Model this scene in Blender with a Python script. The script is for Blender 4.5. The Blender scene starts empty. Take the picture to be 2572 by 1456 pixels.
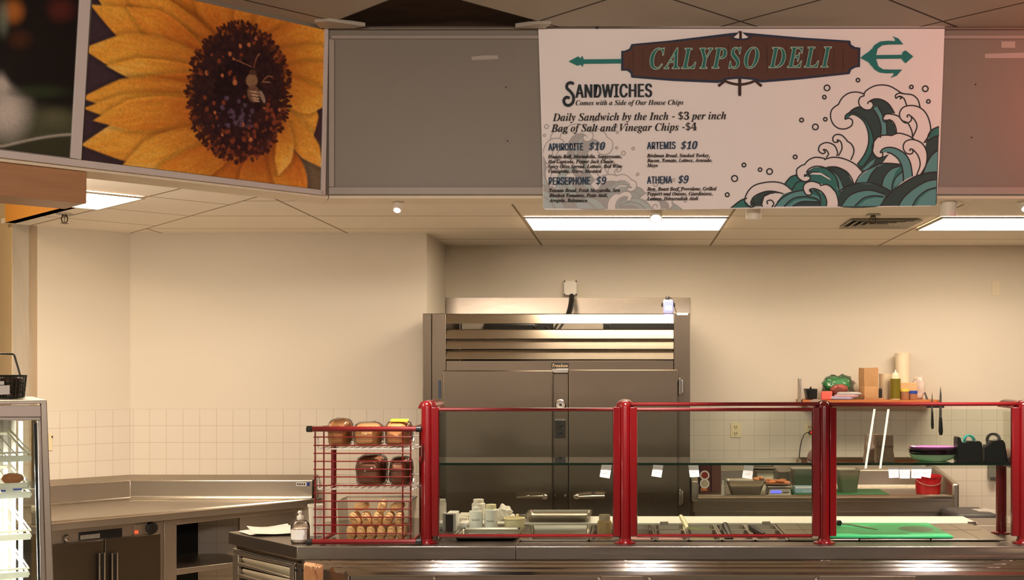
import bpy, bmesh, math, random, os
import numpy as np
from mathutils import Vector, Matrix
random.seed(7)
S = bpy.context.scene
COL = S.collection
# ---------------------------------------------------------------- camera
F, CX, CY, ZE = 2950.0, 1580.0, 920.0, 1.75
cam = bpy.data.cameras.new('camera'); cam.sensor_width = 36; cam.lens = 36*F/2572
cam.shift_x = -(CX-1286)/2572; cam.shift_y = (CY-728)/2572
cam.clip_start = .05; cam.clip_end = 100
camo = bpy.data.objects.new('camera', cam); COL.objects.link(camo)
camo.location = (0, 0, ZE); camo.rotation_euler = (math.radians(90), 0, 0)
S.camera = camo
S.view_settings.view_transform = 'Standard'; S.view_settings.look = 'None'
S.view_settings.gamma = 1; S.view_settings.use_curve_mapping = False
S.view_settings.exposure = 0.0
# ---------------------------------------------------------------- world and large lights
W = bpy.data.worlds.new('world'); S.world = W; W.use_nodes = True
W.node_tree.nodes['Background'].inputs[0].default_value = (.95, .78, .66, 1)
W.node_tree.nodes['Background'].inputs[1].default_value = .07

def light(name, kind, loc, energy, color, target=None, **kw):
    l = bpy.data.lights.new(name, kind); l.energy = energy; l.color = color
    for k, v in kw.items(): setattr(l, k, v)
    o = bpy.data.objects.new(name, l); COL.objects.link(o); o.location = loc
    if target is not None:
        o.rotation_euler = (Vector(target)-Vector(loc)).to_track_quat('-Z', 'Y').to_euler()
    return o
TROFFER = 20.5                                   # radiance of the ceiling panels in the kitchen
# store lamps on the high ceiling behind the camera
light('store_lamp', 'AREA', (1.7, -1.2, 3.1), 112, (1, .86, .77), (0.9, 5.1, 2.5), shape='RECTANGLE', size=3.0, size_y=.5)
light('left_wall_fill', 'AREA', (-3.0, 5.0, 2.30), 13, (1, .86, .70), (-2.3, 7.6, 1.6), shape='RECTANGLE', size=1.2, size_y=.5)  # added fill light outside the frame, brightens the left kitchen wall
light('store_lamp', 'AREA', (-1.8, -1.0, 2.9), 76, (1, .82, .68), (-2.2, 4.2, 2.8), shape='RECTANGLE', size=1.2, size_y=.4)
light('red_sign_glow', 'AREA', (2.35, 4.35, 3.0), 6, (1, .14, .09), (1.8, 5.1, 2.9), shape='RECTANGLE', size=.5, size_y=.25)
light('corridor_lamp', 'POINT', (-4.1, 6.0, 3.0), 22, (1, .72, .38), shadow_soft_size=.12)

# ---------------------------------------------------------------- projection helpers
def X(px, Y): return (px-CX)*Y/F
def Z(py, Y): return ZE-(py-CY)*Y/F
def P(px, py, Y): return Vector((X(px, Y), Y, Z(py, Y)))
def onz(px, py, z):
    return P(px, py, (ZE-z)*F/(py-CY))
def onpl(px, py, p0, n):                        # a pixel's ray met with a real plane
    d = Vector(((px-CX)/F, 1, -(py-CY)/F)); o = Vector((0, 0, ZE))
    t = (Vector(p0)-o).dot(n)/d.dot(n)
    return o+d*t
def lin(c):
    return tuple(((v/255)/12.92 if v/255 <= .04045 else ((v/255+.055)/1.055)**2.4) for v in c)

# ---------------------------------------------------------------- materials
class NT:
    def __init__(s, m): s.t = m.node_tree
    def n(s, typ, **kw):
        x = s.t.nodes.new(typ)
        for k, v in kw.items():
            if k.startswith('i'): x.inputs[int(k[1:])].default_value = v
            else: setattr(x, k, v)
        return x
    def l(s, a, b): s.t.links.new(a, b)
    def math(s, op, a, b=None, c=None):
        x = s.n('ShaderNodeMath', operation=op)
        for i, v in enumerate((a, b, c)):
            if v is None: continue
            if isinstance(v, (int, float)): x.inputs[i].default_value = v
            else: s.l(v, x.inputs[i])
        return x.outputs[0]
def newmat(name):
    m = bpy.data.materials.new(name); m.use_nodes = True
    return m, m.node_tree.nodes['Principled BSDF'], NT(m)
MC = {}
def mat(name, rgb, rough=.5, metal=0, noise=0, scale=12, bump=0, emit=0, alpha=1, trans=0, coat=0, stretch=None, spec=.5):
    """one procedural material: a colour varied by noise, optional bump; rgb is sRGB 0..255"""
    if name in MC: return MC[name]
    m, b, t = newmat(name)
    c = lin(rgb)
    b.inputs['Base Color'].default_value = (*c, 1); b.inputs['Roughness'].default_value = rough
    b.inputs['Metallic'].default_value = metal
    b.inputs['Specular IOR Level'].default_value = spec
    b.inputs['Coat Weight'].default_value = coat
    b.inputs['Transmission Weight'].default_value = trans
    b.inputs['Alpha'].default_value = alpha
    if emit:
        b.inputs['Emission Color'].default_value = (*c, 1); b.inputs['Emission Strength'].default_value = emit
    if noise or bump:
        tc = t.n('ShaderNodeTexCoord'); mp = t.n('ShaderNodeMapping')
        if stretch: mp.inputs['Scale'].default_value = stretch
        nz = t.n('ShaderNodeTexNoise'); nz.inputs['Scale'].default_value = scale; nz.inputs['Detail'].default_value = 4
        t.l(tc.outputs['Object'], mp.inputs[0]); t.l(mp.outputs[0], nz.inputs['Vector'])
        if noise:
            mx = t.n('ShaderNodeMix', data_type='RGBA')
            mx.inputs['A'].default_value = (*[v*(1-noise) for v in c], 1)
            mx.inputs['B'].default_value = (*[min(1, v*(1+noise)) for v in c], 1)
            t.l(nz.outputs[0], mx.inputs['Factor']); t.l(mx.outputs['Result'], b.inputs['Base Color'])
        if bump:
            bp = t.n('ShaderNodeBump'); bp.inputs['Strength'].default_value = bump; bp.inputs['Distance'].default_value = .01
            t.l(nz.outputs[0], bp.inputs['Height']); t.l(bp.outputs[0], b.inputs['Normal'])
    MC[name] = m
    return m
def steel(name, rgb, rough, stretch=(2, 2, 60), rv=.035, bump=.008):
    m, b, t = newmat(name)
    b.inputs['Metallic'].default_value = 1
    tc = t.n('ShaderNodeTexCoord'); mp = t.n('ShaderNodeMapping'); mp.inputs['Scale'].default_value = stretch
    nz = t.n('ShaderNodeTexNoise'); nz.inputs['Scale'].default_value = 3; nz.inputs['Detail'].default_value = 6
    t.l(tc.outputs['Object'], mp.inputs[0]); t.l(mp.outputs[0], nz.inputs['Vector'])
    r = t.n('ShaderNodeMapRange'); r.inputs['To Min'].default_value = max(.03, rough-rv); r.inputs['To Max'].default_value = rough+rv
    t.l(nz.outputs[0], r.inputs[0]); t.l(r.outputs[0], b.inputs['Roughness'])
    n2 = t.n('ShaderNodeTexNoise'); n2.inputs['Scale'].default_value = 2.2; n2.inputs['Detail'].default_value = 3
    t.l(tc.outputs['Object'], n2.inputs['Vector'])
    c = lin(rgb); mx = t.n('ShaderNodeMix', data_type='RGBA')
    mx.inputs['A'].default_value = (*[v*.85 for v in c], 1); mx.inputs['B'].default_value = (*[min(1, v*1.12) for v in c], 1)
    t.l(n2.outputs[0], mx.inputs['Factor']); t.l(mx.outputs['Result'], b.inputs['Base Color'])
    bp = t.n('ShaderNodeBump'); bp.inputs['Strength'].default_value = bump; bp.inputs['Distance'].default_value = .02
    t.l(n2.outputs[0], bp.inputs['Height']); t.l(bp.outputs[0], b.inputs['Normal'])
    MC[name] = m
    return m
def glass(name, tint=(.93, .97, .94), refl=1.6, rough=.0):
    m = bpy.data.materials.new(name); m.use_nodes = True; t = NT(m); t.t.nodes.clear()
    out = t.n('ShaderNodeOutputMaterial'); mx = t.n('ShaderNodeMixShader')
    tr = t.n('ShaderNodeBsdfTransparent'); tr.inputs[0].default_value = (*tint, 1)
    gl = t.n('ShaderNodeBsdfGlossy'); gl.inputs['Roughness'].default_value = rough
    fr = t.n('ShaderNodeFresnel'); fr.inputs[0].default_value = 1.5
    t.l(t.math('MULTIPLY', fr.outputs[0], refl), mx.inputs[0])
    t.l(tr.outputs[0], mx.inputs[1]); t.l(gl.outputs[0], mx.inputs[2]); t.l(mx.outputs[0], out.inputs[0])
    MC[name] = m
    return m
def gridmat(name, base, line, us, rough=.8, w=.006, zone=None, zmax=None, tilecol=None, bumpy=False):
    """a surface ruled by straight joints. us: list of (dir, offset, pitch); zone: (a, b, c, us2) switches the rulings where aX+bY+c<0.
    zmax: the rulings (and tilecol) only below that height"""
    m, b, t = newmat(name)
    b.inputs['Roughness'].default_value = rough
    g = t.n('ShaderNodeNewGeometry'); sp = t.n('ShaderNodeSeparateXYZ'); t.l(g.outputs['Position'], sp.inputs[0])
    x, y, z = sp.outputs
    def lines(L):
        acc = None
        for d, off, pitch in L:
            u = t.math('ADD', t.math('ADD', t.math('MULTIPLY', x, d[0]), t.math('MULTIPLY', y, d[1])), t.math('MULTIPLY', z, d[2]))
            q = t.math('ADD', t.math('DIVIDE', t.math('SUBTRACT', u, off), pitch), 1000.5)
            q = t.math('ABSOLUTE', t.math('SUBTRACT', t.math('FRACT', q), .5))
            v = t.math('LESS_THAN', q, w/2/pitch)
            acc = v if acc is None else t.math('MAXIMUM', acc, v)
        return acc
    k = lines(us)
    if zone:
        s = t.math('ADD', t.math('ADD', t.math('MULTIPLY', x, zone[0]), t.math('MULTIPLY', y, zone[1])), zone[2])
        left = t.math('LESS_THAN', s, 0)
        seam = t.math('LESS_THAN', t.math('ABSOLUTE', s), w*.9)
        k2 = lines(zone[3])
        k = t.math('ADD', t.math('MULTIPLY', k, t.math('SUBTRACT', 1, left)), t.math('MULTIPLY', k2, left))
        k = t.math('MAXIMUM', k, seam)
    nz = t.n('ShaderNodeTexNoise'); nz.inputs['Scale'].default_value = 1.3; nz.inputs['Detail'].default_value = 5
    t.l(g.outputs['Position'], nz.inputs['Vector'])
    mb = t.n('ShaderNodeMix', data_type='RGBA'); cb = lin(base)
    mb.inputs['A'].default_value = (*[v*.96 for v in cb], 1); mb.inputs['B'].default_value = (*[min(1, v*1.03) for v in cb], 1)
    t.l(nz.outputs[0], mb.inputs['Factor']); cur = mb.outputs['Result']
    if zmax is not None:
        low = t.math('LESS_THAN', z, zmax)
        k = t.math('MULTIPLY', k, low)
        m2 = t.n('ShaderNodeMix', data_type='RGBA'); m2.inputs['B'].default_value = (*lin(tilecol), 1)
        t.l(low, m2.inputs['Factor']); t.l(cur, m2.inputs['A']); cur = m2.outputs['Result']
        rr = t.math('SUBTRACT', rough, t.math('MULTIPLY', low, rough-.25)); t.l(rr, b.inputs['Roughness'])
    m3 = t.n('ShaderNodeMix', data_type='RGBA'); m3.inputs['B'].default_value = (*lin(line), 1)
    t.l(k, m3.inputs['Factor']); t.l(cur, m3.inputs['A']); t.l(m3.outputs['Result'], b.inputs['Base Color'])
    bp = t.n('ShaderNodeBump'); bp.inputs['Strength'].default_value = .35; bp.inputs['Distance'].default_value = .004
    t.l(t.math('SUBTRACT', 1, k), bp.inputs['Height']); t.l(bp.outputs[0], b.inputs['Normal'])
    return m
def printmat(name='printed_ink', rough=.55, spec=.3):
    if name in MC: return MC[name]
    m, b, t = newmat(name); b.inputs['Roughness'].default_value = rough; b.inputs['Specular IOR Level'].default_value = spec
    a = t.n('ShaderNodeVertexColor'); a.layer_name = 'Col'; t.l(a.outputs[0], b.inputs['Base Color'])
    MC[name] = m
    return m
def woodmat(name, c1, c2, rough=.45, scale=(1, 1, 14), sc=3):
    m, b, t = newmat(name); b.inputs['Roughness'].default_value = rough
    tc = t.n('ShaderNodeTexCoord'); mp = t.n('ShaderNodeMapping'); mp.inputs['Scale'].default_value = scale
    nz = t.n('ShaderNodeTexNoise'); nz.inputs['Scale'].default_value = sc; nz.inputs['Detail'].default_value = 8
    t.l(tc.outputs['Object'], mp.inputs[0]); t.l(mp.outputs[0], nz.inputs['Vector'])
    mx = t.n('ShaderNodeMix', data_type='RGBA'); mx.inputs['A'].default_value = (*lin(c1), 1); mx.inputs['B'].default_value = (*lin(c2), 1)
    t.l(nz.outputs[0], mx.inputs['Factor']); t.l(mx.outputs['Result'], b.inputs['Base Color'])
    MC[name] = m
    return m
def emat(name, rgb, strength):
    return mat(name, rgb, emit=strength)

STEEL = steel('stainless_steel', (186, 177, 164), .40)
STEELB = steel('brushed_steel_doors', (112, 101, 88), .36, (60, 60, 1.5), .05, .015)
STEELH = steel('bright_steel', (205, 198, 188), .22)
STEELF = steel('counter_front_steel', (146, 137, 127), .32)
STEELL = steel('louvre_steel', (168, 158, 144), .26)
STEELP = steel('pan_steel', (146, 133, 120), .45)
STEELR = steel('polished_rib_steel', (176, 168, 160), .085, rv=.008, bump=.002)
RED = mat('red_enamel', (112, 5, 10), .28, noise=.10, scale=20, coat=.4)
WHITEP = mat('white_plastic', (236, 230, 218), .35, noise=.03)
CREAMP = mat('cream_plastic', (240, 225, 180), .35, noise=.04)
BLACKP = mat('black_plastic', (22, 21, 20), .4, noise=.1)
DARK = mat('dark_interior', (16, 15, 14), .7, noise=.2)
PAPER = mat('white_paper', (238, 234, 228), .7, noise=.03)
GLASS = glass('clear_glass')
GLASSE = mat('glass_edge', (30, 60, 45), .15, noise=.1)
FILM = glass('plastic_film', (.99, .985, .975), .9, .08)
PRINT = printmat()

# ---------------------------------------------------------------- mesh builder
class MB:
    def __init__(s): s.bm = bmesh.new(); s.cl = None
    def face(s, pts, col=None):
        vs = [s.bm.verts.new(p) for p in pts]
        try: f = s.bm.faces.new(vs)
        except ValueError: return None
        if col is not None: s.paint(f, col)
        return f
    def paint(s, f, col):
        if s.cl is None: s.cl = s.bm.loops.layers.float_color.new('Col')
        for l in f.loops: l[s.cl] = (*col, 1)
    def ext(s, pts, vec):
        vec = Vector(vec); a = [s.bm.verts.new(p) for p in pts]; b = [s.bm.verts.new(Vector(p)+vec) for p in pts]
        n = len(pts); s.bm.faces.new(a[::-1]); s.bm.faces.new(b)
        for i in range(n): s.bm.faces.new((a[i], a[(i+1) % n], b[(i+1) % n], b[i]))
        return s
    def box(s, x0, x1, y0, y1, z0, z1):
        return s.ext([(x0, y0, z0), (x1, y0, z0), (x1, y1, z0), (x0, y1, z0)], (0, 0, z1-z0))
    def pbox(s, a, b, c, d, Y0, Y1):             # front face given as pixels a..b, c..d at distance Y0
        return s.box(X(a, Y0), X(b, Y0), Y0, Y1, Z(d, Y0), Z(c, Y0))
    def taper(s, r0, r1):                        # r = (x0,x1,y0,y1,z): loft of two rectangles
        q = []
        for (x0, x1, y0, y1, z) in (r0, r1): q.append([s.bm.verts.new(p) for p in ((x0, y0, z), (x1, y0, z), (x1, y1, z), (x0, y1, z))])
        a, b = q; s.bm.faces.new(a[::-1]); s.bm.faces.new(b)
        for i in range(4): s.bm.faces.new((a[i], a[(i+1) % 4], b[(i+1) % 4], b[i]))
        return s
    def tube(s, pts, r, n=8, closed=False):
        pts = [Vector(p) for p in pts]; N = len(pts); rings = []
        up = None
        for i, p in enumerate(pts):
            a = pts[(i-1) % N] if (closed or i > 0) else p; b = pts[(i+1) % N] if (closed or i < N-1) else p
            d = (b-a).normalized()
            if up is None:
                up = Vector((0, 0, 1)) if abs(d.z) < .9 else Vector((0, 1, 0))
            u = d.cross(up).normalized(); v = u.cross(d).normalized(); up = v
            rr = r[i] if isinstance(r, (list, tuple)) else r
            rings.append([s.bm.verts.new(p+(u*math.cos(2*math.pi*k/n)+v*math.sin(2*math.pi*k/n))*rr) for k in range(n)])
        M = N if closed else N-1
        for i in range(M):
            a, b = rings[i], rings[(i+1) % N]
            for k in range(n): s.bm.faces.new((a[k], a[(k+1) % n], b[(k+1) % n], b[k]))
        if not closed:
            s.bm.faces.new(rings[0][::-1]); s.bm.faces.new(rings[-1])
        return s
    def lathe(s, cx, cy, prof, n=24, sx=1, sy=1, axis=None, cap=True):
        """prof: (radius, z) pairs; axis: a Matrix applied after building round z at the origin"""
        rings = []
        for r, z in prof:
            ring = []
            for k in range(n):
                a = 2*math.pi*k/n; p = Vector((r*math.cos(a)*sx, r*math.sin(a)*sy, z))
                p = (axis @ p) if axis else p+Vector((cx, cy, 0))
                ring.append(s.bm.verts.new(p))
            rings.append(ring)
        for a, b in zip(rings, rings[1:]):
            for k in range(n): s.bm.faces.new((a[k], a[(k+1) % n], b[(k+1) % n], b[k]))
        if cap:
            s.bm.faces.new(rings[0][::-1]); s.bm.faces.new(rings[-1])
        return s
    def ball(s, c, r, nu=14, nv=9, pw=1.0, jit=0):
        """ellipsoid; pw<1 makes it boxier"""
        if isinstance(r, (int, float)): r = (r, r, r)
        sg = lambda v: math.copysign(abs(v)**pw, v)
        rows = []
        for j in range(1, nv):
            th = math.pi*j/nv; row = []
            for i in range(nu):
                ph = 2*math.pi*i/nu; k = 1+random.uniform(-jit, jit)
                row.append(s.bm.verts.new((c[0]+r[0]*sg(math.sin(th))*sg(math.cos(ph))*k, c[1]+r[1]*sg(math.sin(th))*sg(math.sin(ph))*k, c[2]+r[2]*sg(math.cos(th))*k)))
            rows.append(row)
        t = s.bm.verts.new((c[0], c[1], c[2]+r[2])); b = s.bm.verts.new((c[0], c[1], c[2]-r[2]))
        for i in range(nu):
            s.bm.faces.new((t, rows[0][i], rows[0][(i+1) % nu])); s.bm.faces.new((b, rows[-1][(i+1) % nu], rows[-1][i]))
        for a, d in zip(rows, rows[1:]):
            for i in range(nu): s.bm.faces.new((a[i], d[i], d[(i+1) % nu], a[(i+1) % nu]))
        return s
    def xform(s, M): bmesh.ops.transform(s.bm, matrix=M, verts=s.bm.verts[:]); return s
    def base(s):
        vs = [v.co for v in s.bm.verts]
        lo = [min(v[i] for v in vs) for i in range(3)]; hi = [max(v[i] for v in vs) for i in range(3)]
        return Vector(((lo[0]+hi[0])/2, (lo[1]+hi[1])/2, lo[2]))
    def build(s, name, m, parent=None, bevel=0, sharp=35, loc=None, segs=2, normals=True):
        org = Vector(loc) if loc is not None else (Vector(ROOT.get(parent.name, (0, 0, 0))) if parent else s.base())
        bm = s.bm
        if normals: bmesh.ops.recalc_face_normals(bm, faces=bm.faces[:])
        lim = math.radians(sharp)
        for f in bm.faces: f.smooth = True
        for e in bm.edges:
            if len(e.link_faces) == 2 and e.calc_face_angle(0) > lim: e.smooth = False
        for v in bm.verts: v.co -= org
        me = bpy.data.meshes.new(name); bm.to_mesh(me); bm.free()
        me.materials.append(m)
        o = bpy.data.objects.new(name, me); COL.objects.link(o)
        if parent: o.parent = parent; ROOT[o.name] = org
        else: o.location = org; ROOT[o.name] = org
        if bevel:
            b = o.modifiers.new('bevel', 'BEVEL'); b.width = bevel; b.segments = segs; b.limit_method = 'ANGLE'; b.angle_limit = math.radians(40); b.harden_normals = False
        return o
ROOT = {}
def tag(o, label, cat, group=None):
    o['label'] = label; o['category'] = cat
    if group: o['group'] = group
    return o
def thing(name, label, cat, loc, group=None):
    o = bpy.data.objects.new(name, None); COL.objects.link(o); o.location = loc; o.empty_display_size = .05
    ROOT[o.name] = Vector(loc)
    return tag(o, label, cat, group)
def struct(mb, name, m, bevel=0, **kw):
    o = mb.build(name, m, None, bevel, loc=(0, 0, 0), **kw); o['kind'] = 'structure'; return o
def dup(root, loc, rotz=0, label=None, group=None):
    r = root.copy(); COL.objects.link(r); r.location = loc; r.rotation_euler = (0, 0, rotz); ROOT[r.name] = Vector(loc)
    if label: r['label'] = label
    if group: r['group'] = group
    for ch in list(root.children):
        c = ch.copy(); COL.objects.link(c); c.parent = r; ROOT[c.name] = Vector(loc)
        for g in ch.children:
            d = g.copy(); COL.objects.link(d); d.parent = c
    return r
def ordinal(i): return ['first', 'second', 'third', 'fourth', 'fifth', 'sixth', 'seventh', 'eighth', 'ninth', 'tenth', 'eleventh', 'twelfth'][i]
R2 = math.sqrt(2)
# ================================================================ the room
ZK, ZS, ZC = 2.612, 3.22, .90                    # kitchen ceiling, store ceiling, counter height
SY = 5.10                                        # the menu soffit's face
WALLC, TILEC, GROUT = (220, 211, 195), (226, 217, 203), (198, 185, 166)
m_back = gridmat('painted_wall_tiled_below', WALLC, GROUT, [((1, 0, 0), .03, .108), ((0, 0, 1), 1.475, .108)], .6, .003, zmax=1.475, tilecol=TILEC)
m_diag = gridmat('painted_corner_wall_tiled_below', WALLC, GROUT, [((1/R2, 1/R2, 0), 3.09, .108), ((0, 0, 1), 1.475, .108)], .6, .003, zmax=1.475, tilecol=TILEC)
WB, BUMP, XC, XB = 8.37, 7.60, -3.228, -1.309
struct(MB().box(XB, 5, WB, WB+.12, 0, ZK), 'wall_back', m_back)
struct(MB().box(XC, XB, BUMP, WB+.12, 0, ZK), 'wall_projection', m_back)
w45 = .50
struct(MB().ext([(XC, BUMP, 0), (XC-w45, BUMP-w45, 0), (XC-w45-.1, BUMP-w45+.1, 0), (XC-.1, BUMP+.15, 0)], (0, 0, ZK)), 'wall_corner', m_diag)
m_peach = mat('peach_wall_paint', (226, 196, 150), .7, noise=.05, scale=2)
struct(MB().ext([(XC-w45-.002, BUMP-w45-.002, 0), (XC-w45-1.6, BUMP-w45+1.6, 0), (XC-w45-1.5, BUMP-w45+1.7, 0), (XC-w45+.1, BUMP-w45+.1, 0)], (0, 0, 3.3)), 'wall_left', m_peach)
m_orange = mat('warm_lit_wall', (240, 165, 70), .7, noise=.05, scale=2)  # the corridor's warm light is partly put into this orange
# raised opening at the left: the upstand between the kitchen ceiling and the higher corridor ceiling
struct(MB().ext([(-2.93, 6.23, ZK), (-3.74, 7.04, ZK), (-3.70, 7.08, ZK), (-2.89, 6.27, ZK)], (0, 0, .7)), 'wall_upstand', m_orange)
# floor
m_floor = gridmat('quarry_tile_floor', (206, 190, 170), (130, 116, 100), [((1, 0, 0), 0, .3), ((0, 1, 0), 0, .3)], .45, .006)
struct(MB().box(-7, 6, -5, 9, -.05, 0), 'floor', m_floor)
# kitchen ceiling with its tee grid: 2 x 4 ft tiles, turned 45 degrees over the left corner
us = [((1, 0, 0), -.621, 1.2), ((0, 1, 0), 6.735, .61)]
us2 = [((1/R2, 1/R2, 0), 2.49, .61), ((-1/R2, 1/R2, 0), 5.935, .605)]
m_kc = gridmat('kitchen_ceiling_tiles', (242, 232, 216), (150, 132, 104), us, .85, .014, zone=(1.727, 1.418, 3.228*1.727-7.6*1.418, us2))
u_, v_ = 2.335, 6.54
def uv(u, v): return ((u-v)/R2, (u+v)/R2)
kc = [(5, SY+.1), (5, WB+.1), (XC-.05, WB+.1), (XC-.05, BUMP+.0), uv(u_, 7.70), uv(u_, v_), uv(.3, v_), uv(.3, 4.55), (-1.35, SY+.1)]
struct(MB().ext([(x, y, ZK) for x, y in kc], (0, 0, .03)), 'ceiling_kitchen', m_kc)
# store ceiling: 2 ft tiles set diagonally, one tile missing against the soffit
g = .475+5.006; h = 5.006-.475
m_sc = gridmat('store_ceiling_tiles', (172, 164, 150), (70, 62, 54), [((1/R2, 1/R2, 0), g/R2, .61), ((-1/R2, 1/R2, 0), h/R2, .61)], .9, .012)
sc = [(6, SY+.02), (-.482, SY+.02), (-.388, 5.006), (-.82, 4.575), (-1.251, 5.006), (-1.157, SY+.02), (-1.33, SY+.02), (-1.33-3.6, SY+.02-3.6), (-5, -3), (6, -3)]
struct(MB().ext([(x, y, ZS) for x, y in sc], (0, 0, .02)), 'ceiling_store', m_sc)
# what shows through the missing tile: a rough joist, a dark deck above
m_joist = woodmat('rough_timber', (96, 70, 50), (70, 50, 36), .8, (2, 30, 12), 4)
struct(MB().box(-1.9, .4, SY+.06, SY+.11, ZS-.01, ZS+.17), 'beam_joist', m_joist, .004)
struct(MB().box(-1.9, .4, SY+.045, SY+.06, ZS-.02, ZS+.02), 'trim_ledger', mat('dull_metal_ledger', (104, 92, 80), .6, metal=.3, noise=.2))
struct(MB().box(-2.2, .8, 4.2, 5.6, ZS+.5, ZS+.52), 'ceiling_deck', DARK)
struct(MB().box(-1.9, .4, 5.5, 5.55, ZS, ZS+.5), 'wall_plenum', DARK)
m_tee = mat('painted_tee_metal', (176, 168, 154), .5, noise=.06)
b = MB()
b.ext([(-1.19, 5.07, ZS-.012), (-1.335, 5.07, ZS-.012), (-1.335, 4.98, ZS-.012), (-1.265, 4.96, ZS-.012), (-1.13, 5.04, ZS-.012)], (0, 0, .018))
struct(b, 'trim_tee_left', m_tee, .003)
struct(MB().ext([(-.49, 5.07, ZS-.012), (-.36, 5.07, ZS-.012), (-.33, 5.0, ZS-.012), (-.388, 5.0, ZS-.012), (-.49, 5.05, ZS-.012)], (0, 0, .018)), 'trim_tee_right', m_tee, .003)
b = MB(); b.tube([(-1.33, SY-.01, ZS-.015), (-3.4, SY-.01-2.07, ZS-.015)], .012, 6)
b.tube([(-1.3, SY-.012, ZS-.006), (4, SY-.012, ZS-.006)], .006, 6)
struct(b, 'trim_ceiling_angle', mat('ceiling_angle', (120, 110, 98), .6, noise=.1))
# the soffit that carries the menu panels
XS = X(826, SY); ZB = Z(490, SY); TH = .18
m_sof = mat('grey_panel_laminate', (130, 121, 108), .42, noise=.05, scale=1.5)
m_cream = mat('cream_soffit_underside', (230, 216, 190), .6, noise=.03)
n45 = Vector((1, -1, 0))/R2; a45 = Vector((-1, -1, 0))/R2
c0 = Vector((XS, SY, 0)); e0 = c0+a45*3.2
cb = Vector((XS-TH*.414, SY+TH, 0)); eb = e0-n45*TH
b = MB()
b.ext([Vector((4.2, SY, ZB)), c0+Vector((0, 0, ZB)), cb+Vector((0, 0, ZB)), Vector((4.2, SY+TH, ZB))], (0, 0, ZS-ZB))
b.ext([c0+Vector((0, 0, ZB)), e0+Vector((0, 0, ZB)), eb+Vector((0, 0, ZB)), cb+Vector((0, 0, ZB))], (0, 0, ZS-ZB))
struct(b, 'wall_soffit', m_sof)
b = MB()
b.ext([Vector((4.2, SY+.004, ZB-.014)), c0+Vector((.0, .004, ZB-.014)), cb+Vector((0, 0, ZB-.014)), Vector((4.2, SY+TH, ZB-.014))], (0, 0, .013))
b.ext([c0+Vector((-.004, .004, ZB-.014)), e0+Vector((-.004, .004, ZB-.014)), eb+Vector((0, 0, ZB-.014)), cb+Vector((0, 0, ZB-.014))], (0, 0, .013))
struct(b, 'trim_soffit_underside', m_cream)
# frame mouldings round the grey face
m_fr = mat('lilac_grey_frame', (206, 196, 192), .4, noise=.04)
b = MB()
b.box(XS+.002, 4.1, SY-.012, SY-.001, ZB+.002, ZB+.034)
b.box(XS+.002, XS+.026, SY-.011, SY-.001, ZB+.0345, ZS-.052)
b.box(XS+.012, 4.1, SY-.010, SY-.001, ZS-.05, ZS-.035)
struct(b, 'trim_panel_frame', mat('grey_panel_frame', (160, 148, 138), .4, noise=.04), .002)
b = MB(); y = SY-.0015
for (px, py) in ((1271, 219), (1275, 354), (2450, 212), (2441, 345)):
    b.lathe(0, 0, [(.003, 0), (.003, .002)], 8, axis=Matrix.Translation(P(px, py, y)) @ Matrix.Rotation(math.pi/2, 4, 'X'))
o = b.build('screw_holes', DARK, bpy.data.objects['wall_soffit'])
b = MB(); b.face([P(a, c, y) for a, c in ((1183, 143), (1215, 139), (1250, 139), (1252, 148), (1215, 150), (1186, 151))]); b.face([P(a, c, y) for a, c in ((2474, 135), (2572, 132), (2572, 146), (2474, 146))])
b.face([P(a, c, y) for a, c in ((2515, 104), (2550, 104), (2550, 120), (2515, 120))])
b.build('tape_marks', mat('old_tape_residue', (176, 166, 156), .6, noise=.1), bpy.data.objects['wall_soffit'])
# 45 degree photo panels
pl0 = c0+n45*.004
def SF(px, py, off=0): return onpl(px, py, c0+n45*off, n45)
def SFz(px, py, off=0):                          # same but not above the ceiling
    p = SF(px, py, off)
    return p
b = MB()
top = ZS-.012
def bar(p0, p1, p2, p3): b.ext([SF(*p0, .012), SF(*p1, .012), SF(*p2, .012), SF(*p3, .012)], -n45*.011)
bar((0-40, 371), (812, 477), (816, 490), (0-40, 390))
bar((203, -60), (232, -60), (205, 401), (177, 396))
bar((817, 62), (826, 64), (818, 489), (807, 488))
struct(b, 'trim_photo_frame', m_fr, .002)
# wood-faced bulkhead below the photo panels
pa = c0-n45*.02+a45*1.01; pb = pa+a45*2.2
zb0, zb1 = 2.36, ZB-.015
m_bw = woodmat('maple_laminate', (186, 140, 100), (160, 114, 78), .4, (3, 3, 26), 2.2)
b = MB(); b.ext([Vector((p.x, p.y, zb0)) for p in (pa, pb, pb-n45*.22, pa-n45*.22)], (0, 0, zb1-zb0))
struct(b, 'beam_bulkhead', m_bw, .002)

# ---------------------------------------------------------------- ceiling lights
m_lamp = emat('lit_diffuser', (255, 232, 203), TROFFER)
def troffer(name, label, corners):
    c = sum((Vector((*p, ZK)) for p in corners), Vector())/4
    t = thing(name, label, 'ceiling light', c-Vector((0, 0, .012)), 'ceiling light panels')
    b = MB(); q = [Vector((*p, ZK-.004)) for p in corners]; i_ = [c+(p-c)*.975-Vector((0, 0, .004)) for p in q]
    for k in range(4):
        b.ext([q[k], q[(k+1) % 4], i_[(k+1) % 4]+Vector((0, 0, .004)), i_[k]+Vector((0, 0, .004))], (0, 0, -.010))
    b.build('frame', m_tee, t)
    b = MB(); b.ext([Vector((p.x, p.y, ZK-.004)) for p in i_], (0, 0, -.006)); b.build('diffuser', m_lamp, t)
y0, y1 = 6.735, 7.335
troffer('ceiling_light', 'lit white panel light above the refrigerator, middle of the kitchen ceiling', [(-.61, y0), (.575, y0), (.575, y1), (-.61, y1)])
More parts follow.
